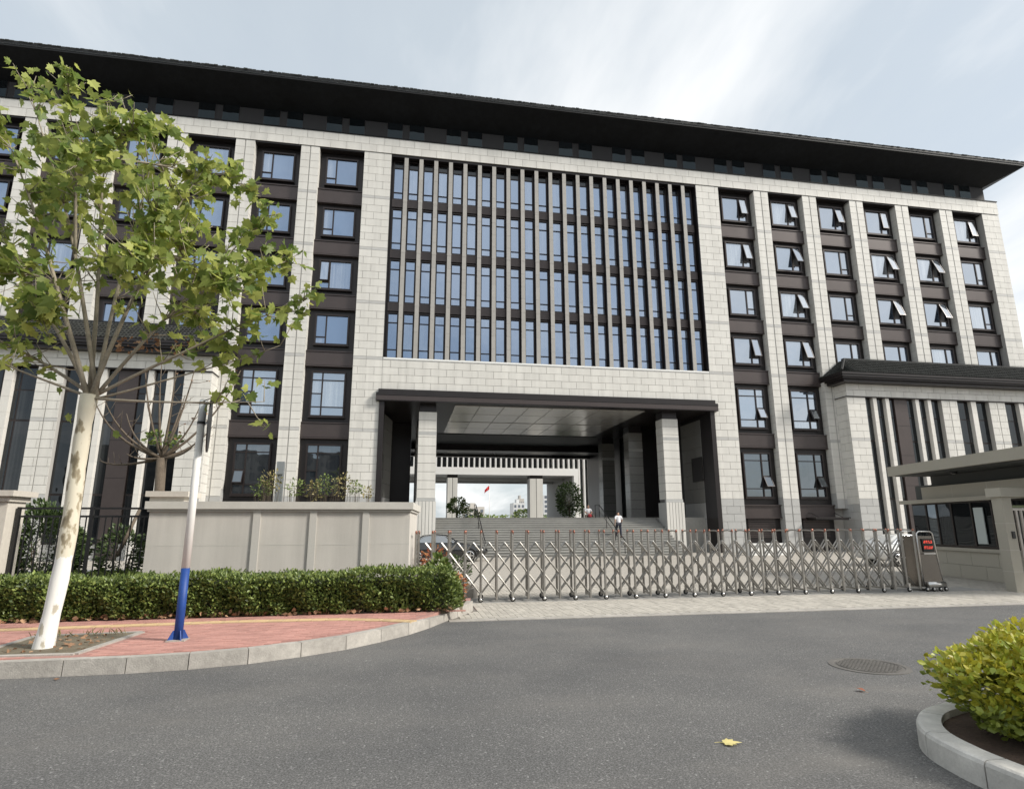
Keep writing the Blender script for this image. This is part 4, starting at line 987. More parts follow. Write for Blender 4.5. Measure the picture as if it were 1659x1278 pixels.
# ================================================================== PLANE TREE
LEAF_OUT = [(0, 0), (.16, -.06), (.34, -.02), (.30, .12), (.50, .26), (.33, .33), (.36, .52), (.17, .50), (.10, .66), (0, .88)]
def plane_leaf(seed):
    r_ = random.Random(seed); pts = [(x*r_.uniform(.9, 1.1), y*r_.uniform(.92, 1.08)) for x, y in LEAF_OUT]
    fold = r_.uniform(.10, .30); curl = r_.uniform(-.25, .15); V_ = []
    def z(x, y): return abs(x)*fold+curl*y*y*.6-.10*x*x
    ctr = [(0, 0, 0), (0, .3, z(0, .3)), (0, .6, z(0, .6)), (0, .88, z(0, .88))]
    V_ = [(x, y, z(x, y)) for x, y in pts]; n_ = len(V_); V_ += [(-x, y, z(x, y)) for x, y in pts[1:-1]]
    c0 = len(V_); V_.append((0, .25, z(0, .25)))
    Fc = []
    for i in range(n_-1): Fc.append((c0, i, i+1))
    L_ = [0]+[n_+i for i in range(n_-2)]+[n_-1]
    for i in range(n_-1): Fc.append((c0, L_[i+1], L_[i]))
    me = bpy.data.meshes.new('plane_leaf'); me.from_pydata(V_, [], Fc); me.materials.append(leaf_pl); me.update(); return me
LEAVES = [plane_leaf(k) for k in range(8)]
TREE = thing('plane_tree', 'young plane tree with whitewashed trunk and yellow-green leaves on the pavement', 'tree', (-14.78, -29.0, KZ))
tb_ = at(72, 1048, -29.0); tt = at(150, 640, -28.95)
BASE = Vector((-14.97, -29.05, KZ)); FORK = Vector((tt.x, -28.95, tt.z))
trk = MB(); tp_ = []
for i in range(17):
    u = i/16; p = BASE.lerp(FORK, u)+Vector((.035*math.sin(u*5), 0.02*math.sin(u*4), 0)); tp_.append(p)
trk.tube([tp_[0]-Vector((0, 0, .06))]+tp_, [.145]+[.116-.008*(i/16)+.006*math.sin(i*2.1)+(.022 if i == 0 else 0)+(.012 if i > 14 else 0) for i in range(17)], 16)
trk.build('trunk', bark_w, TREE, True)
BR = [((8, 205), -.6, .06), ((50, 150), .5, .055), ((112, 140), -.5, .06), ((172, 165), .9, .055), ((215, 210), -.9, .055), ((262, 215), .3, .05), ((330, 270), -.3, .055), ((395, 300), .8, .05), ((438, 350), -.6, .045),
      ((465, 425), .2, .045), ((490, 487), -.3, .042), ((455, 560), .1, .03), ((425, 650), -.25, .035), ((-60, 300), .2, .05), ((-40, 420), -.7, .05), ((-80, 515), .6, .045), ((-60, 560), -.1, .035), ((130, 260), -1.6, .05), ((240, 330), -1.8, .05), ((90, 330), 1.7, .05), ((300, 360), 1.7, .05), ((200, 420), -1.9, .045), ((360, 460), -1.2, .04), ((60, 500), -1.3, .04), ((320, 520), 1.0, .04)]
brm = MB(); twigs = []; limbs = []
for bi, (pxy, dy, r_) in enumerate(BR):
    e = at(pxy[0], pxy[1], -28.95+dy); s0 = FORK+Vector((random.uniform(-.08, .08), random.uniform(-.08, .08), -.05))
    if bi >= 17 or bi in (2, 4, 7, 9, 14):      # side limbs fork off an earlier limb
        cand = [q for l_ in limbs for q in l_[3:6]]; s0 = min(cand, key=lambda q: (q-e).length)
    L_ = (e-s0).length
    ctrl = s0.lerp(e, .45)+Vector((0, 0, .10*L_*(1 if e.z > 5 else -.6)*(.4+.6*random.random())))+Vector((random.uniform(-.1, .1), random.uniform(-.1, .1), 0))
    pts = []
    for i in range(13):
        u = i/12; p = s0*(1-u)**2+ctrl*2*u*(1-u)+e*u*u; p += Vector((math.sin(u*9+dy*7)*.025, math.cos(u*8+dy*5)*.025, 0))*u; pts.append(p)
    limbs.append(pts)
    brm.tube(pts, [max(.006, (.72 if not (bi >= 17 or bi in (2, 4, 7, 9, 14)) else .5)*r_*(1-u_/12)**.7) for u_ in range(13)], 7)
    lowb = pxy[1] > 540
    for i in range(4 if not lowb else 7, 13):
        for q in range((4 if pxy[1] < 480 else 3) if not lowb else 1):
            d = (pts[min(i+1, 12)]-pts[i-1]).normalized(); rr_ = Vector((random.gauss(0, 1), random.gauss(0, 1), random.gauss(0, .8))).normalized()
            dirn = (d*.7+rr_*.9+Vector((0, 0, .15))).normalized(); ln = random.uniform(.25, .75)*(1.1-.4*i/12)
            p0 = pts[i]; p1 = p0+dirn*ln*.55; p2 = p1+(dirn+Vector((0, 0, .25))).normalized()*ln*.45; brm.tube([p0, p1, p2], [.010, .007, .004], 4); twigs.append((p0, p1, p2, i))
tag(brm.build('branches', mat('plane_branch_bark', (.30, .26, .20), .9, noise=((5, .2), (25, .2))), TREE, True))
lf = []
for (p0, p1, p2, i) in twigs:
    for k in range(random.choice((4, 5, 5, 6)) if i > 5 else 2):
        u = random.random(); p = p1.lerp(p2, u) if u > .25 else p0.lerp(p1, random.random()); p = p+Vector((random.gauss(0, .07), random.gauss(0, .07), random.gauss(0, .06))); lf.append(p)
for p in [FORK+Vector((.42, -.1, -.62)), FORK+Vector((-.5, 0, .1)), FORK+Vector((-.75, .1, .35)), FORK+Vector((-.28, -.1, -.35))]: lf.append(p)
random.shuffle(lf)
def leaf_xf(p):
    s_ = random.choice((1, 1, .7, .85))*random.uniform(.16, .27); yaw = random.uniform(0, 6.28); tilt = random.gauss(R(-38), R(30)); roll = random.gauss(0, R(35))
    return Matrix.Translation(p) @ Euler((tilt, roll, yaw), 'XYZ').to_matrix().to_4x4() @ Matrix.Scale(s_, 4)
lf.sort(key=lambda p: (p-CAM).length); inds = set(random.sample(range(min(len(lf), 700)), 300)); V_, F_ = [], []
for i, p in enumerate(lf):
    M = leaf_xf(p); me = random.choice(LEAVES)
    if i in inds:
        o = bpy.data.objects.new('leaf', me); COL.objects.link(o); o.matrix_basis = M; setpar(o, TREE)
    else:
        b0 = len(V_); V_ += [tuple(M @ v.co) for v in me.vertices]; F_ += [tuple(b0+k for k in q.vertices) for q in me.polygons]
cm3 = bpy.data.meshes.new('crown'); cm3.from_pydata(V_, [], F_); tag(link('crown', cm3, leaf_pl, TREE), kind='stuff')
# dry seed-balls / brown leaf bunches hanging in the lower crown
for (bx_, by_) in ((242, 556), (296, 560), (205, 560)):
    c = at(bx_, by_, -28.6); P, d = blob_pts(26, c, (.13, .1, .16), seed=bx_); V, F = leafmesh(len(P), P, .09, d, seed=bx_, aspect=.7); tag(soup('dry_leaf_bunch', V, F, leaf_dry, TREE), kind='stuff')

# ================================================================== SIGN POLE
sp_ = thing('sign_pole', 'white and blue painted round pole with a sign plate seen edge-on', 'pole', (-13.16, -28.75, KZ))
PX, PY = -13.27, -28.8
def zpx(y): return at(315, y, PY).z
MB().tube([(PX, PY, KZ), (PX, PY, 1.26)], .063, 20).build('blue_shaft', blue_p, sp_, True)
MB().tube([(PX, PY, 1.26), (PX, PY, 3.52)], [.061, .055], 20).build('white_shaft', white_p, sp_, True)
MB().tube([(PX, PY, 3.52), (PX, PY, 3.92)], .060, 20).build('grey_sleeve', mat('grey_wrap', (.62, .65, .67), .5), sp_, True)
MB().lathe([(.001, .03), (.045, .02), (.060, 0)], (PX, PY, 3.92), 16).build('end_cap', grey_p, sp_)
MB().box(PX-.13, PX+.13, PY-.13, PY+.13, KZ, KZ+.02).build('base_plate', granite_k, sp_)
for a in range(4):
    q = MB(); dx, dy = math.cos(a*math.pi/2+.6), math.sin(a*math.pi/2+.6); c = Vector((PX, PY, KZ+.02)); n_ = Vector((-dy, dx, 0))*.006; d = Vector((dx, dy, 0))
    q.hexa([c+d*.06-n_, c+d*.15-n_, c+d*.15+n_, c+d*.06+n_, c+d*.06-n_+Vector((0, 0, .13)), c+d*.08-n_+Vector((0, 0, .13)), c+d*.08+n_+Vector((0, 0, .13)), c+d*.06+n_+Vector((0, 0, .13))]); q.build('base_gusset', blue_p, sp_)
for z in (3.55, 3.88): MB().tube([(PX, PY, z-.02), (PX, PY, z+.02)], .066, 20).build('clamp_ring', black_p, sp_); MB().box(PX+.06, PX+.125, PY-.02, PY+.02, z-.012, z+.012).build('bracket', grey_p, sp_)
q = MB(); q.v = []; pl = [(PY+.42*math.cos(a), 3.52+.45*math.sin(a)) for a in np.linspace(0, 2*math.pi, 28, endpoint=False)]; q.xprism([(a-PY, b) for a, b in pl], -.012, .012); o = q.build('sign_plate', mat('sign_back', (.06, .062, .065), .5, .4)); o.location = (PX+.125, PY, 0); o.rotation_euler.z = R(14); setpar(o, sp_)

# ================================================================== SHRUBS, TREES BEHIND THE WALL
def shrub(name, label, cat, c, r, n, m, size, seed, stems=6, group=None, zg=.15):
    t = thing(name, label, cat, (c[0], c[1], zg), group); P, d = blob_pts(n, c, r, seed=seed, zmin=zg); V, F = leafmesh(len(P), P, size, d, seed=seed, aspect=.55); tag(soup('foliage', V, F, m, t), kind='stuff')
    b = MB(); rr_ = random.Random(seed)
    for k in range(stems): e = Vector(c)+Vector((rr_.uniform(-.6, .6)*r[0], rr_.uniform(-.6, .6)*r[1], rr_.uniform(-.2, .6)*r[2])); b.tube([(c[0]+rr_.uniform(-.08, .08), c[1]+rr_.uniform(-.08, .08), zg-.05), (c[0]*.4+e.x*.6, c[1]*.4+e.y*.6, zg+(e.z-zg)*.5), e], [.03, .02, .008], 5)
    b.build('stems', bark, t); return t
shrub('round_shrub', 'round dark green shrub behind the railing, left of the trunk', 'shrub', (-18.7, -22.2, 1.35), (.95, .8, .95), 5200, leaf_dk, .12, 21)
shrub('small_shrub', 'small loose shrub behind the railing, right of the trunk', 'shrub', (-17.0, -22.0, 1.2), (.55, .5, .7), 1300, leaf_dk, .10, 22)
gcv = MB(); P = np.stack([g.uniform(-17.6, -15.7, 1500), g.uniform(-23.6, -22.8, 1500), .3+g.random(1500)*.55], 1); V, F = leafmesh(1500, P, .09, np.tile([0, -.3, 1], (1500, 1)), seed=31)
o = soup('ground_cover', V, F, leaf_gc); tag(o, 'bright green ground cover behind the railing beside grey wall', 'ground cover', kind='stuff')
P = np.stack([g.uniform(-21, -17.8, 900), g.uniform(-23.6, -23.0, 900), .25+g.random(900)*.35], 1); V, F = leafmesh(900, P, .09, np.tile([0, -.3, 1], (900, 1)), seed=32)
tag(soup('ground_cover', V, F, leaf_rs), 'reddish low ground cover along the railing, behind the hedge', 'ground cover', kind='stuff')
stake = thing('tree_stake', 'brown leaning timber tree stake behind the railing', 'stake', (-16.6, -22.8, .16))
MB().tube([at(190, 900, -22.6), at(226, 826, -21.9)], [.045, .04], 8).build('timber', bark, stake, True)
def bare_tree():
    t = thing('pollarded_tree', 'small pollarded tree with nearly bare branches behind the grey wall', 'tree', (-16.6, -20.9, .16))
    f = at(262, 742, -20.9); base = Vector((f.x+.12, -20.9, .16)); b = MB(); b.tube([base, base.lerp(f, .5)+Vector((.02, 0, 0)), f], [.15, .125, .13], 10); b.build('trunk', bark, t, True)
    b = MB(); EN = [((150, 640), .3), ((170, 560+90), -.4), ((205, 670), .5), ((235, 600), -.3), ((262, 590), .4), ((285, 600), -.5), ((315, 600), .2), ((325, 655), -.2), ((345, 690), .3), ((318, 715), -.5), ((390, 600), .3), ((205, 735), -.2), ((160, 745), .4), ((300, 640), .8)]
    tips = []
    for (p, dy) in EN:
        e = at(p[0], p[1], -20.9+dy); c = f.lerp(e, .45)+Vector(((e.x-f.x)*.25, 0, -.18*abs(e.x-f.x)))
        pts = [f*(1-u)**2+c*2*u*(1-u)+e*u*u for u in np.linspace(0, 1, 9)]; b.tube(pts, [.042*(1-u/9.5)+.004 for u in range(9)], 6)
        for i in (4, 5, 6, 7):
            q = pts[i]+Vector((random.gauss(0, .22), random.gauss(0, .2), random.uniform(.1, .45))); b.tube([pts[i], pts[i].lerp(q, .5)+Vector((0, 0, -.03)), q], [.012, .008, .004], 4); tips.append(q)
    b.build('branches', bark, t, True)
    P, d = blob_pts(150, at(262, 712, -20.9), (.5, .35, .22), seed=41, shell=.2); V, F = leafmesh(len(P), P, .12, d, seed=41, aspect=.6); tag(soup('leaf_tufts', V, F, leaf_gc, t), kind='stuff')
    P = np.array([list(q+Vector((random.gauss(0, .05),)*3)) for q in tips[20:44] for _ in range(2)]); V, F = leafmesh(len(P), P, .08, seed=42, aspect=.6); tag(soup('dry_leaves', V, F, leaf_dry, t), kind='stuff')
bare_tree()
roses = [(425, 792, .30, 'thin rose bush behind the wall, leftmost'), (440, 780, .33, 'thin rose bush behind the wall, next to the garden lamp'), (480, 790, .3, 'rose bush just right of the garden lamp'), (508, 793, .30, 'rose bush under the ground floor window, left one'), (528, 786, .36, 'taller rose bush under the ground floor window'),
         (556, 786, .36, 'rose bush at the right jamb of the ground floor window'), (575, 790, .22, 'small rose bush against the pale stone pier'), (596, 798, .18, 'single rose twig near the portal jamb')]
for k, (x, y, r_, lab) in enumerate(roses):
    c = at(x, y, -19.2); P, d = blob_pts(int(150*r_/.3), c, (r_, .3, r_*1.05), seed=50+k, shell=.15); t = thing('rose_bush', lab, 'bush', (c.x, -19.2, .16), 'rose bushes behind the grey wall')
    V, F = leafmesh(len(P), P, .075, d, seed=60+k, aspect=.6); tag(soup('foliage', V, F, leaf_rs if k % 2 else leaf_gc, t), kind='stuff')
    b = MB()
    for q in P[::9]: q = Vector(q); b.tube([(c.x+random.uniform(-.1, .1), -19.2, .16), (c.x*.5+q.x*.5, -19.2, (q.z+.16)*.55), q], [.012, .008, .004], 4)
    b.build('stems', bark, t)
gl_ = thing('garden_lamp', 'slim dark garden lamp post with white light panel behind the wall', 'lamp', (-13.9, -18, .16))
c = at(455, 748, -18); MB().box(c.x-.10, c.x+.13, -18.1, -17.9, c.z-.42, c.z).build('lamp_head', grey_p, gl_); Bx('post', grey_p, gl_, c.x-.10, c.x-.05, -18.08, -17.92, .16, c.z-.42); Bx('post', grey_p, gl_, c.x+.08, c.x+.13, -18.08, -17.92, .16, c.z-.42); Bx('light_panel', white_edge, gl_, c.x-.049, c.x+.079, -17.99, -17.95, .3, c.z-.42)
# planted corner inside the gate
gp = thing('corner_planter', 'low stone-edged planter with a round shrub just inside the gate', 'planter', (-8.75, -21.5, 0))
MB().prism([(-9.5, -22.6), (-8.05, -22.6), (-7.9, -22.3), (-7.9, -20.9), (-9.5, -20.9)], -.01, .24).build('planter_edge', granite_k, gp); MB().prism([(-9.35, -22.48), (-8.12, -22.48), (-8.02, -22.25), (-8.02, -21.0), (-9.35, -21.0)], .2, .25).build('planter_soil', soil, gp)
shrub('ball_shrub', 'dark ball shrub in the planter inside the gate', 'shrub', (-8.5, -21.7, .60), (.42, .42, .42), 900, leaf_dk, .07, 71, zg=.24)
shrub('red_leaf_shrub', 'red and orange leaved shrub between wall end and gate', 'shrub', (-9.1, -22.2, .85), (.36, .35, .50), 420, leaf_rd, .08, 72, zg=.24)
shrub('pale_bamboo_shrub', 'pale yellow-green grassy shrub at the hedge end before the gate', 'shrub', (-9.1, -24.75, .75), (.24, .2, .42), 380, leaf_gc, .14, 73, zg=.2)
shrub('red_shoot_shrub', 'small red shoots at the right end of the hedge', 'shrub', (-8.66, -24.95, .52), (.16, .2, .32), 160, leaf_rd, .07, 74, zg=.2)
def tree(name, label, c, r, zg, n, m, size, seed, group=None):
    t = thing(name, label, 'tree', (c[0], c[1], zg), group); P, d = blob_pts(n, c, r, seed=seed, shell=.35, lump=.3); V, F = leafmesh(len(P), P, size, d, seed=seed, aspect=.6); tag(soup('crown', V, F, m, t), kind='stuff')
    b = MB(); b.tube([(c[0], c[1], zg), (c[0]+.1, c[1], (zg+c[2])/2), (c[0], c[1], c[2])], [.14, .11, .05], 8)
    for k in range(6):
        a = k*1.05; b.tube([(c[0], c[1], c[2]-r[2]*.6), (c[0]+r[0]*.5*math.cos(a), c[1]+r[1]*.5*math.sin(a), c[2]+r[2]*.2)], [.05, .02], 5)
    b.build('trunk', bark, t, True)
tree('courtyard_tree', 'dense green tree in the inner courtyard, right of the rear column', (12.4, 42, 5.2), (1.7, 1.5, 2.2), 2.4, 1800, leaf_dk, .32, 81)
tree('courtyard_tree', 'smaller green tree at the left column of the inner courtyard', (-3.6, 36, 4.2), (1.1, 1.0, 1.0), 2.4, 800, leaf_gc, .26, 82)
shrub('courtyard_bush', 'bright bushes on the far side of the inner courtyard, right of centre', 'bush', (16.0, 90, 3.8), (2.5, 2, 1.6), 700, leaf_gc, .5, 83, zg=2.4)
shrub('courtyard_bush', 'low bushes beside the left courtyard column', 'bush', (-1.8, 38, 3.1), (1.5, 1, .75), 600, leaf_gc, .25, 84, zg=2.4)
g2 = np.random.default_rng(5); P = np.stack([g2.uniform(20, 110, 2600), g2.uniform(240, 260, 2600), 2.4+g2.random(2600)**1.4*4.2], 1); V, F = leafmesh(len(P), P, 1.2, seed=91, aspect=.7)
tag(soup('far_tree_belt', V, F, leaf_gc), 'hazy belt of far trees below the apartment towers', 'trees', kind='stuff')

# ================================================================== GUARDHOUSE
def local_part(name, mb, m, t, smooth=False):
    o = mb.build(name, m, None, smooth); o.parent = t; return o
gh = thing('guardhouse', 'beige stone guardhouse with deep flat canopy and dark window band', 'guardhouse', (10.38, -17.5, 0)); gh.rotation_euler.z = R(-101)
def gb(name, m, *b): return local_part(name, MB().box(*b), m, gh)
gb('wall', gh_stone, 0.01, 6.3, .03, 3.5, 0, .94)
for (a, b, c, d) in courses(0, 6.3, 0, .94, L=1.25, Hc=.47): gb('stone_slab', gh_stone, a+.006, b-.006, 0, .03, c+.005, d-.005)
gb('sill', gh_stone, -.05, 6.3, -.07, .12, .945, 1.06)
gb('window_band', frame_m, .1, 6.25, .10, .16, 1.06, 2.68)
gb('room', gh_dark, .15, 6.2, .3, 3.4, .94, 3.4)
for k, (a, b, c) in enumerate(((.15, .95, glass_dark), (1.02, 1.55, glass_mid), (1.62, 2.35, glass_dark), (2.42, 3.35, glass_dark), (3.42, 4.3, glass_dark), (4.37, 5.2, glass_dark), (5.27, 6.2, glass_dark))):
    gb('pane', c, a, b, .085, .10, 1.14, 2.62)
gb('window_frame', frame_m, .1, 6.25, .06, .10, 1.06, 1.14)
gb('pale_door_panel', mat('pale_door_paint', (.50, .55, .54), .6), 3.55, 3.98, .02, .05, 1.22, 2.45)  # stands in for a pale door indoors; added ahead of the opaque panes
for x in (.98, 1.585, 2.385, 3.385, 4.335, 5.235): gb('mullion', frame_m, x-.035, x+.035, .055, .10, 1.14, 2.62)
gb('band_course', gh_stone, -.10, 6.3, -.28, .3, 2.68, 2.82)
gb('parapet', gh_stone, 1.0, 6.3, -.02, .6, 2.825, 3.30)
gb('recess_shade_panel', gh_dark, 1.1, 6.3, .35, .62, 3.301, 3.73)  # dark panel added as the shade under the canopy; no window here
for x in (2.7, 4.4): gb('parapet_joint', conc_j, x, x+.012, -.0225, -.02, 2.83, 3.29)
gb('canopy', gh_stone, 1.05, 9.2, -1.28, 3.6, 3.74, 4.10)
gb('canopy_soffit', gh_dark, 1.25, 9.0, -1.12, .34, 3.71, 3.74)
dl = local_part('downlight', MB().lathe([(.001, 0), (.09, 0), (.11, .05), (.11, .08)], (3.7, -.55, 3.62), 14), black_p, gh)
local_part('downlight_lamp', MB().lathe([(.001, -.004), (.05, -.004)], (3.7, -.55, 3.62), 12), white_edge, dl).matrix_parent_inverse = Matrix.Identity(4)
pg = thing('gate_portal', 'beige stone portal of the side gate at the right edge of the picture', 'portal', (7.45, -24.05, 0))
MB().hexa([(7.27, -24.22, -.01), (7.60, -24.22, -.01), (7.62, -23.86, -.01), (7.32, -23.86, -.01), (7.27, -24.22, 2.67), (7.60, -24.22, 2.67), (7.62, -23.86, 2.67), (7.32, -23.86, 2.67)]).build('pillar', gh_stone, pg)
for z in (.55, 1.15, 1.9): MB().hexa([(7.266, -24.224, z), (7.604, -24.224, z), (7.624, -23.85, z), (7.316, -23.85, z), (7.266, -24.224, z+.012), (7.604, -24.224, z+.012), (7.624, -23.85, z+.012), (7.316, -23.85, z+.012)]).build('pillar_joint', conc_j, pg)
Bx('lintel', gh_stone, pg, 7.22, 10.6, -24.28, -23.80, 2.671, 2.93); Bx('pillar', gh_stone, pg, 10.1, 10.5, -24.22, -23.86, -.01, 2.67)
ic = Bx('intercom', black_p, pg, 7.42, 7.52, -24.25, -24.22, 1.48, 1.68); MB().lathe([(.001, -.032), (.02, -.030), (.022, -.02)], (7.47, -24.22, 1.6), 10, 'y').build('lens', led_off, ic)
sg = thing('side_gate', 'vertical bar metal side gate inside the beige portal', 'gate', (8.8, -24.0, 0))
for z, m_ in ((2.36, mat('olive_metal', (.16, .19, .09), .5)), (2.28, steel), (.15, steel)): Bx('rail', m_, sg, 7.62, 10.08, -24.06, -24.01, z, z+.07)
pk = MB().box(-.035, .035, -.02, .02, .22, 2.28).mesh('bar'); pk.materials.append(steel)
for x in np.arange(7.75, 10.05, .17): inst('bar', pk, (x, -24.035, 0), sg)

# ================================================================== PLANTED ISLAND (right foreground)
isl = thing('kerbed_island', 'pale granite kerbed planting island in the right foreground', 'planter', (-5.2, -34.4, 0))
IO = [(1.0, -33.35), (-3.4, -33.45), (-4.2, -33.56), (-4.65, -33.68), (-5.05, -33.84), (-5.35, -34.08), (-5.55, -34.36), (-5.65, -34.7), (-5.68, -35.2), (-5.62, -37.0), (-5.5, -42)]
io = [Vector((*p, 0)) for p in IO]
def smooth_path(P, n=6):
    out = []
    for i in range(len(P)-1):
        p0, p1, p2, p3 = P[max(i-1, 0)], P[i], P[i+1], P[min(i+2, len(P)-1)]
        for k in range(n):
            t = k/n; out.append(.5*((2*p1)+(-p0+p2)*t+(2*p0-5*p1+4*p2-p3)*t*t+(-p0+3*p1-3*p2+p3)*t**3))
    out.append(P[-1]); return out
sp = smooth_path(io); ii = offset(sp, .19)
cuts = [0, 6, 14, 26, 37, 47, 54, 60]
isl_m = mat('island_kerb', (.55, .53, .49), .75, var=.04, noise=((2.5, .16), (9, .14), (60, .08)), bump=(40, .25))
for a, b in zip(cuts, cuts[1:]):
    m_ = MB(); idx = list(range(a, b+1)); e = .006
    for i in idx:
        o_, n_ = sp[i], ii[i]; t_ = (sp[min(i+1, len(sp)-1)]-sp[max(i-1, 0)]).normalized(); sh = t_*(e if i == a else (-e if i == b else 0)); iv = (n_-o_).normalized()
        for p, z in ((o_+sh, -.05), (o_+sh, .165), (o_+sh+iv*.012, .19), (o_+sh+iv*.035, .2), (n_+sh, .2), (n_+sh, .05)): m_.v.append((p.x, p.y, z))
    k = 6
    for i in range(len(idx)-1):
        for j in range(k-1): m_.f.append((i*k+j, i*k+j+1, (i+1)*k+j+1, (i+1)*k+j))
    m_.f.append(tuple(range(k))); m_.f.append(tuple(reversed([(len(idx)-1)*k+j for j in range(k)])))
    me = m_.mesh('kerb_stone'); ko = link('kerb_stone', me, isl_m, isl)
MB().prism([(p.x, p.y) for p in offset(sp, .17)]+[(1.0, -42)], 0, .14).build('soil', mat('damp_soil', (.085, .055, .04), .95, noise=((6, .3), (50, .3)), bump=(30, 1)), isl)
SHX = .16
gs = thing('golden_shrub', 'golden-green broadleaf shrub growing in the kerbed island', 'shrub', (-4.6, -34.6, .14))
PP, DD = [], []
for k, (c, r_, n_) in enumerate((((-5.0, -34.55, .52), (.44, .40, .34), 1500), ((-4.35, -34.15, .60), (.60, .55, .38), 1900), ((-4.6, -34.95, .54), (.60, .52, .36), 2200), ((-3.4, -34.5, .62), (.8, .7, .42), 1800), ((-4.1, -35.6, .55), (.7, .6, .38), 1500), ((-4.85, -34.95, .38), (.45, .4, .22), 700), ((-4.75, -34.35, .80), (.18, .16, .16), 150), ((-4.2, -34.3, .92), (.25, .2, .14), 200), ((-5.3, -34.4, .62), (.14, .13, .14), 90), ((-5.32, -34.75, .40), (.15, .15, .13), 90))):
    P, d = blob_pts(int(n_*1.25), c, r_, seed=100+k, shell=.5, lump=.42, zmin=.2); PP.append(P); DD.append(d)
gsh = np.random.default_rng(9)
for k in range(30):      # stray shoots breaking the outline
    a = gsh.uniform(0, 6.28); el = gsh.uniform(.1, 1.3); o_ = np.array([-4.6, -34.65, .5])+np.array([math.cos(a)*math.cos(el)*.72, math.sin(a)*math.cos(el)*.6, math.sin(el)*.36]); dr = np.array([math.cos(a)*.5, math.sin(a)*.5, .9])
    m_ = 9; tt_ = np.linspace(0, .20, m_)[:, None]; PP.append(o_+dr*tt_+gsh.normal(0, .015, (m_, 3))); DD.append(np.tile(dr, (m_, 1)))
P = np.concatenate(PP); d = np.concatenate(DD); V, F = leafmesh(len(P), P, .068, d*.35+np.array([0, 0, .2]), seed=101, aspect=.62)
V = V+np.array([SHX, 0, -.02]); P = P+np.array([SHX, 0, -.02])
hi = (P[:, 2] > .48+.10*np.sin(P[:, 0]*9)+.06*np.random.default_rng(2).normal(size=len(P)))
def pick(mask):
    i = np.nonzero(mask)[0]; n_ = len(P); V6 = V.reshape(-1, 6, 3)[i].reshape(-1, 3); b = np.arange(len(i))[:, None]*6
    return V6, np.concatenate([b+np.array([[0, 1, 2, 3]]), b+np.array([[0, 3, 4, 5]])], 0)
tag(soup('young_foliage', *pick(hi), leaf_yl, gs), kind='stuff'); tag(soup('foliage', *pick(~hi), mat('shrub_leaf', (.17, .23, .035), .42, col2=(.30, .34, .06), var=.3, trans=.25), gs), kind='stuff')
b = MB()
for k in range(26):
    x, y = random.uniform(-5.0, -3.6), random.uniform(-35.3, -34.1); b.tube([(x, y, .12), (x+random.uniform(-.1, .1), y+random.uniform(-.1, .1), .4), (x+random.uniform(-.25, .25), y+random.uniform(-.2, .2), .75)], [.014, .010, .005], 5)
b.build('stems', bark, gs)
MB().lathe([(.001, .66), (.45, .60), (.62, .46), (.58, .32), (.35, .2)], (-4.3, -34.8, 0), 16).build('twig_core', mat('shrub_core', (.035, .045, .012), .95), gs)

# ================================================================== ROAD DETAILS
mc = Vector((-3.6, -31.42, 0))
mh = thing('manhole_cover', 'round cast iron manhole cover set in the asphalt', 'manhole cover', (mc.x, mc.y, 0))
MB().lathe([(.50, .0), (.50, .007), (.43, .009), (.425, .004), (.41, .004)], mc, 48).build('ring', iron, mh)
MB().lathe([(.001, .006), (.41, .006), (.41, 0)], mc, 48).build('lid', iron, mh)
tr_ = MB()
for i in range(-6, 7):
    for j in range(-6, 7):
        x, y = i*.062, j*.062
        if math.hypot(x, y) < .385: tr_.box(mc.x+x-.02, mc.x+x+.02, mc.y+y-.02, mc.y+y+.02, .006, .011)
tr_.lathe([(.395, .006), (.395, .011), (.38, .011), (.38, .006)], mc, 40); tag(tr_.build('tread_studs', iron, mh))
def fallen(name, label, p, s, rz, m, tilt=.1):
    r_ = plane_leaf(int(p[0]*100)); r_.materials.clear(); r_.materials.append(m); o = bpy.data.objects.new(name, r_); COL.objects.link(o); o.location = p; o.scale = (s,)*3; o.rotation_euler = (tilt, .05, rz)
    tag(o, label, 'leaf', 'leaves fallen on the road'); st_ = MB().tube([(0, 0, .0), (-.1, -.25, .03), (-.05, -.5, .05)], [.018, .014, .012], 5).build('leaf_stalk', m); st_.parent = o
fallen('fallen_leaf', 'large pale yellow plane leaf lying on the asphalt', (-7.08, -33.82, .012), .17, R(-100), leaf_ye)
fallen('fallen_leaf', 'small red-brown curled leaf on the asphalt near the island', (-4.62, -32.55, .012), .10, R(40), leaf_rd, .35)
fallen('fallen_leaf', 'tiny orange leaf lying against the kerb below the tree', (-14.2, -30.2, .012), .07, R(20), leaf_dry, .2)
fallen('fallen_leaf', 'dry brown leaf on the soil of the tree pit', (-14.65, -28.95, KZ), .18, R(70), leaf_dry, .2)
fallen('fallen_leaf', 'small pale scrap of leaf on the asphalt at the left edge', (-14.2, -31.4, .012), .05, R(70), leaf_ye, .2)
g = np.random.default_rng(77); n = 90; P = np.stack([g.uniform(-15.5, -14.3, n), g.uniform(-29.4, -28.1, n), np.full(n, KZ+.0)], 1); V, F = leafmesh(n, P, .07, np.stack([g.normal(size=n), g.normal(size=n), g.normal(size=n)*.15+.1], 1), seed=78, aspect=.7)
tag(soup('pit_litter', V, F, leaf_dry), 'dry leaf scraps on the soil around the plane tree', 'leaf litter', kind='stuff')
n = 40; P = np.stack([g.uniform(-15.6, -14.2, n), g.uniform(-28.2, -27.95, n), np.full(n, KZ)], 1); V, F = leafmesh(n, P, .12, np.stack([g.normal(size=n)*.3, g.normal(size=n)*.3, np.ones(n)], 1), seed=79, aspect=.08)
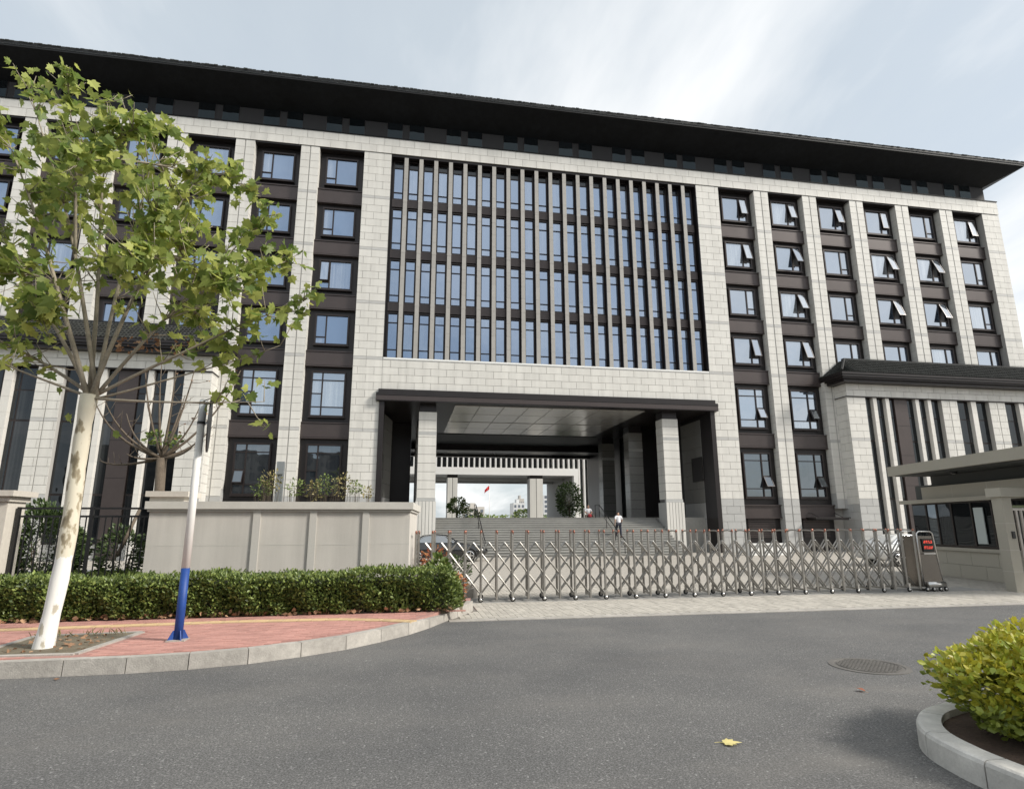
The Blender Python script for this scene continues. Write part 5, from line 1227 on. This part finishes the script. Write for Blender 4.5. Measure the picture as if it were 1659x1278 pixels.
tag(soup('grass_tufts', V, F, leaf_rs), 'thin grass blades along the edge of the tree pit', 'grass', kind='stuff')

# ================================================================== CAR
car = thing('parked_car', 'black sedan parked behind the folding gate in front of the stairs', 'car', (-7.8, -5.5, 0))
def car_build(car, L0, yc, car_black, plate):
    # stations: x, z_bottom, z_belt, half width
    prof = [(0, .45, .82, .70), (.12, .34, .92, .80), (.6, .24, .98, .88), (1.4, .22, .97, .90), (2.6, .22, .95, .90), (3.5, .22, .92, .89), (4.1, .24, .84, .86), (4.5, .28, .74, .78), (4.72, .40, .62, .62)]
    b = MB(); k = 8
    for (x, zb, zt, w) in prof:
        zm = zb+(zt-zb)*.55
        for (yy, z) in ((-w*.86, zb), (-w, zb+.14), (-w*1.01, zm), (-w*.93, zt), (w*.93, zt), (w*1.01, zm), (w, zb+.14), (w*.86, zb)): b.v.append((L0+x, yc+yy, z))
    for i in range(len(prof)-1):
        for j in range(k): j2 = (j+1) % k; b.f.append((i*k+j, (i+1)*k+j, (i+1)*k+j2, i*k+j2))
    b.f.append(tuple(range(k))); b.f.append(tuple(reversed([(len(prof)-1)*k+j for j in range(k)])))
    body = b.build('body', car_black, car, True)
    cb_ = [(.55, .97, .0), (1.25, 1.36, 1), (1.9, 1.425, 1), (2.5, 1.38, 1), (3.35, .935, 0)]
    c = MB()
    for (x, z, t) in cb_:
        w0 = .80; w1 = .80 if not t else .60
        c.v += [(L0+x, yc-w1, z), (L0+x, yc-w1*.8, z+(.02 if t else 0)), (L0+x, yc+w1*.8, z+(.02 if t else 0)), (L0+x, yc+w1, z), (L0+x, yc+.82, .93), (L0+x, yc-.82, .93)]
    for i in range(len(cb_)-1):
        for j in range(6): j2 = (j+1) % 6; c.f.append((i*6+j, (i+1)*6+j, (i+1)*6+j2, i*6+j2))
    c.build('cabin', car_black, car, True)
    for pts in ([(.82, 1.0), (1.32, 1.30), (1.80, 1.355), (1.80, .995)], [(1.86, .995), (1.86, 1.355), (2.42, 1.315), (2.75, .985)], [(2.80, .985), (2.62, 1.18), (3.02, .975)]):
        for sy in (-1, 1):
            q = MB(); n_ = len(pts); q.v = [(L0+x, yc+sy*(.815-(z-.95)*.46+.014), z) for x, z in pts]+[(L0+x, yc+sy*(.815-(z-.95)*.46-.006), z) for x, z in pts]
            q.f = [tuple(range(n_)), tuple(reversed(range(n_, 2*n_)))]+[(i, (i+1) % n_, n_+(i+1) % n_, n_+i) for i in range(n_)]; q.build('window', car_glass, car)
    for sy in (-1, 1):
        MB().tube([(L0+x, yc+sy*(.815-(z-.95)*.46+.02), z) for x, z in ((.78, 1.0), (1.3, 1.325), (1.85, 1.38), (2.45, 1.335), (3.05, .975))], .012, 5).build('window_trim', chrome, car, True)
        for wx in (.95, 3.72):
            y = yc+sy*.80
            w = MB().lathe([(.001, -.11), (.2, -.11), (.30, -.10), (.325, -.06), (.325, .06), (.30, .10), (.2, .11), (.001, .11)], (L0+wx, y, .325), 24, 'y').build('wheel', tyre_m, car, True)
            rm = MB(); yf = y+sy*.115
            rm.lathe([(.21, -.012), (.235, 0), (.21, .012)], (L0+wx, yf, .325), 24, 'y')
            for a in range(5):
                t0 = a*2*math.pi/5; d = Vector((math.cos(t0), 0, math.sin(t0))); n_ = Vector((-d.z, 0, d.x))*.028; c0 = Vector((L0+wx, yf, .325)); q = [c0+d*.03-n_, c0+d*.22-n_*.8, c0+d*.22+n_*.8, c0+d*.03+n_]
                rm.hexa([v-Vector((0, .01, 0)) for v in q]+[v+Vector((0, .01, 0)) for v in q])
            rm.lathe([(.001, -.014), (.05, -.014), (.05, .014), (.001, .014)], (L0+wx, yf, .325), 14, 'y'); rm.build('rim', chrome, w)
            ar = MB(); ar.tube([(L0+wx+.37*math.cos(a), yc+sy*.895, .325+.37*math.sin(a)) for a in np.linspace(-.15, math.pi+.15, 15)], .03, 6); ar.build('wheel_arch', rubber, car, True)
        q = MB(); q.lathe([(.001, .10), (.09, .06), (.11, 0), (.09, -.05), (.001, -.06)], (0, 0, 0), 12); o = q.build('headlight', chrome, None, True); o.location = (L0+4.42, yc+sy*.66, .66); o.scale = (1.6, .8, .6); setpar(o, car)
        o = MB().lathe([(.001, .05), (.06, .03), (.075, 0), (.06, -.03), (.001, -.05)], (0, 0, 0), 10).build('mirror', car_black, None, True); o.location = (L0+2.95, yc+sy*.98, 1.02); setpar(o, car)
        for x in (1.83, 2.9): Bx('door_seam', rubber, car, L0+x, L0+x+.008, *sorted((yc+sy*.905, yc+sy*.914)), .38, .9)
        for x in (1.55, 2.6): Bx('door_handle', chrome, car, L0+x, L0+x+.18, *sorted((yc+sy*.905, yc+sy*.93)), .83, .86)
    Bx('windscreen_base', rubber, car, L0+3.2, L0+3.4, yc-.7, yc+.7, .93, .945)
    Bx('grille', led_off, car, L0+4.66, L0+4.745, yc-.35, yc+.35, .42, .60); Bx('number_plate', plate, car, L0+4.735, L0+4.75, yc-.22, yc+.22, .40, .52)
    Bx('tail_lamp', cloth_r, car, L0+.02, L0+.10, yc-.72, yc-.45, .70, .82); Bx('tail_lamp', cloth_r, car, L0+.02, L0+.10, yc+.45, yc+.72, .70, .82)
car_build(car, -10.15, -5.55, car_black, blue_p)
car2 = thing('parked_car', 'white sedan parked in the courtyard behind the gate head and guardhouse', 'car', (13.8, -13.5, 0))
car_build(car2, 11.35, -13.6, mat('car_white_paint', (.72, .72, .70), .25, coat=1), blue_p)

# ================================================================== PEOPLE
def skinned(name, joints, edges, m, parent, root=0):
    me = bpy.data.meshes.new(name); me.from_pydata([j[0] for j in joints], edges, []); o = link(name, me, m, parent)
    md = o.modifiers.new('skin', 'SKIN'); md.use_smooth_shade = True
    sv = me.skin_vertices[0].data
    for i, j in enumerate(joints): sv[i].radius = (j[1], j[1]*(j[2] if len(j) > 2 else 1)); sv[i].use_root = (i == root)
    s = o.modifiers.new('sub', 'SUBSURF'); s.levels = 1; s.render_levels = 2
    return o
def person(label, base, rz, pose, shirt, trous, hold=None):
    t = thing('person', label, 'person', base); M = Matrix.Translation(base) @ Matrix.Rotation(rz, 4, 'Z')
    def T(p): return tuple(M @ Vector(p))
    P = pose
    J = [(T(P['pelvis']), .13, .8), (T(P['waist']), .125, .75), (T(P['chest']), .15, .72), (T(P['neckb']), .075), (T(P['neck']), .052), (T(P['headb']), .075, 1.1), (T(P['headm']), .088, 1.12), (T(P['headt']), .06)]
    E_ = [(0, 1), (1, 2), (2, 3), (3, 4), (4, 5), (5, 6), (6, 7)]
    for s in ('L', 'R'):
        i = len(J); J += [(T(P['sh'+s]), .062), (T(P['el'+s]), .043), (T(P['wr'+s]), .03), (T(P['ha'+s]), .034)]; E_ += [(3, i), (i, i+1), (i+1, i+2), (i+2, i+3)]
        h = Vector(P['ha'+s]); w = Vector(P['wr'+s]); d = (h-w).normalized(); sd_ = d.orthogonal().normalized(); i3 = i+3
        for q, (o1, l_) in enumerate(((-.03, .075), (-.01, .085), (.01, .08), (.03, .065))): J.append((T(tuple(h+sd_*o1+d*l_)), .009)); E_.append((i3, len(J)-1))
        J.append((T(tuple(h+d.cross(sd_)*.05+d*.02)), .010)); E_.append((i3, len(J)-1))
        i = len(J); J += [(T(P['hi'+s]), .095), (T(P['kn'+s]), .062), (T(P['an'+s]), .042), (T(P['to'+s]), .036, .8)]; E_ += [(0, i), (i, i+1), (i+1, i+2), (i+2, i+3)]
    skinned('body', J, E_, skin_m, t)
    def C(a, r_, sc=1): return (T(P[a]), r_, sc)
    JJ = [C('pelvis', .15, .85), C('waist', .15, .8), C('chest', .172, .75), C('neckb', .085)]; EE = [(0, 1), (1, 2), (2, 3)]
    for s in ('L', 'R'):
        i = len(JJ); mid = tuple(Vector(P['sh'+s]).lerp(Vector(P['el'+s]), .75)); JJ += [C('sh'+s, .078), (T(mid), .068)]; EE += [(3, i), (i, i+1)]
    skinned('shirt', JJ, EE, shirt, t)
    JJ = [C('pelvis', .145, .86)]; EE = []
    for s in ('L', 'R'):
        i = len(JJ); JJ += [C('hi'+s, .105), C('kn'+s, .082), C('an'+s, .062)]; EE += [(0, i), (i, i+1), (i+1, i+2)]
    skinned('trousers', JJ, EE, trous, t)
    hm_ = Vector(P['headm']); up_ = (Vector(P['headt'])-Vector(P['headb'])).normalized()
    skinned('hair', [(T(tuple(hm_+up_*.02+Vector((0, .035, 0)))), .088), (T(tuple(hm_+up_*.085)), .078)], [(0, 1)], hair_m, t)
    # face: nose, eyes and mouth on the front (-y) side
    f = MB()
    def ell(c, r_): f.lathe([(max(.001, r_*math.sin(a)), r_*math.cos(a)) for a in np.linspace(0, math.pi, 6)], T(c), 8)
    ell(tuple(hm_+Vector((0, -.10, -.02))), .014); f.build('nose', skin_m, t, True)
    f = MB(); ell(tuple(hm_+Vector((-.032, -.088, .012))), .011); ell(tuple(hm_+Vector((.032, -.088, .012))), .011); f.build('eyes', hair_m, t, True)
    f = MB(); p = T(tuple(hm_+Vector((0, -.088, -.058)))); f.box(p[0]-.022, p[0]+.022, p[1]-.006, p[1]+.006, p[2]-.004, p[2]+.004); f.build('mouth', cloth_r, t)
    for s in ('L', 'R'):
        f = MB(); a, b = Vector(T(P['an'+s])), Vector(T(P['to'+s])); d = (b-a); d.z = 0; d.normalize(); f.tube([Vector((a.x, a.y, b.z))-d*.06+Vector((0, 0, .005)), Vector((a.x, a.y, b.z))+d*.08, b+d*.06], [.045, .05, .035], 8); f.build('shoe', hair_m, t, True)
    return t
# local pose axes: -y is forward
walk_p = dict(pelvis=(0, 0, .93), waist=(0, -.03, 1.06), chest=(0, -.06, 1.27), neckb=(0, -.05, 1.40), neck=(0, -.06, 1.46), headb=(0, -.07, 1.51), headm=(0, -.08, 1.59), headt=(0, -.07, 1.66),
    shL=(.19, -.05, 1.37), elL=(.27, .10, 1.12), wrL=(.29, .03, .90), haL=(.29, .0, .83), shR=(-.19, -.05, 1.37), elR=(-.28, -.12, 1.12), wrR=(-.26, -.28, .96), haR=(-.25, -.33, .90),
    hiL=(.09, 0, .90), knL=(.10, -.24, .62), anL=(.10, -.20, .22), toL=(.10, -.34, .18), hiR=(-.09, 0, .90), knR=(-.10, .03, .48), anR=(-.10, .13, .10), toR=(-.11, 0, .03))
person('person in white shirt and dark trousers walking up the entrance stairs', Vector((4.08, -.55, 1.05)), R(180), walk_p, shirt_w, cloth_d)
sit_p = dict(pelvis=(0, 0, .12), waist=(0, -.02, .26), chest=(0, -.06, .46), neckb=(0, -.05, .60), neck=(0, -.07, .66), headb=(0, -.09, .71), headm=(0, -.11, .79), headt=(0, -.09, .87),
    shL=(.18, -.05, .57), elL=(.25, -.16, .36), wrL=(.14, -.36, .28), haL=(.09, -.40, .27), shR=(-.18, -.05, .57), elR=(-.25, -.16, .36), wrR=(-.14, -.36, .28), haR=(-.09, -.40, .27),
    hiL=(.10, -.02, .10), knL=(.27, -.38, .16), anL=(.31, -.46, -.24), toL=(.34, -.60, -.27), hiR=(-.10, -.02, .10), knR=(-.27, -.38, .16), anR=(-.31, -.46, -.24), toR=(-.34, -.60, -.27))
person('person in white top sitting on the top stair with knees apart', Vector((3.0, 2.75, 2.40)), 0, sit_p, shirt_w, mat('brown_cloth', (.10, .08, .065), .85))
rb_ = MB().lathe([(.001, -.13), (.10, -.12), (.14, -.04), (.13, .06), (.07, .11), (.001, .12)], (3.0, 2.33, 2.54), 12).build('red_bag', cloth_r, None, True)
tag(rb_, 'small red bag held on the lap of the seated person', 'bag'); MB().tube([(2.93, 2.33, 2.62), (2.95, 2.33, 2.70), (3.05, 2.33, 2.70), (3.07, 2.33, 2.62)], .01, 6).build('handle', cloth_r, rb_, True)

# ================================================================== BUILDING ACROSS THE ROAD (seen only mirrored in the glass)
ob = thing('opposite_building', 'dark apartment block across the road, mirrored in the ground floor windows', 'building', (0, -92, 0))
Bx('wall', opp_wall, ob, -75, 70, -104, -92, 0, 17)
for i in range(36):
    for j in range(5): block('window', opp_win, ob, -72+i*3.9, -72+i*3.9+2.2, -92, -91.9, 1.5+j*3.2, 3.3+j*3.2)
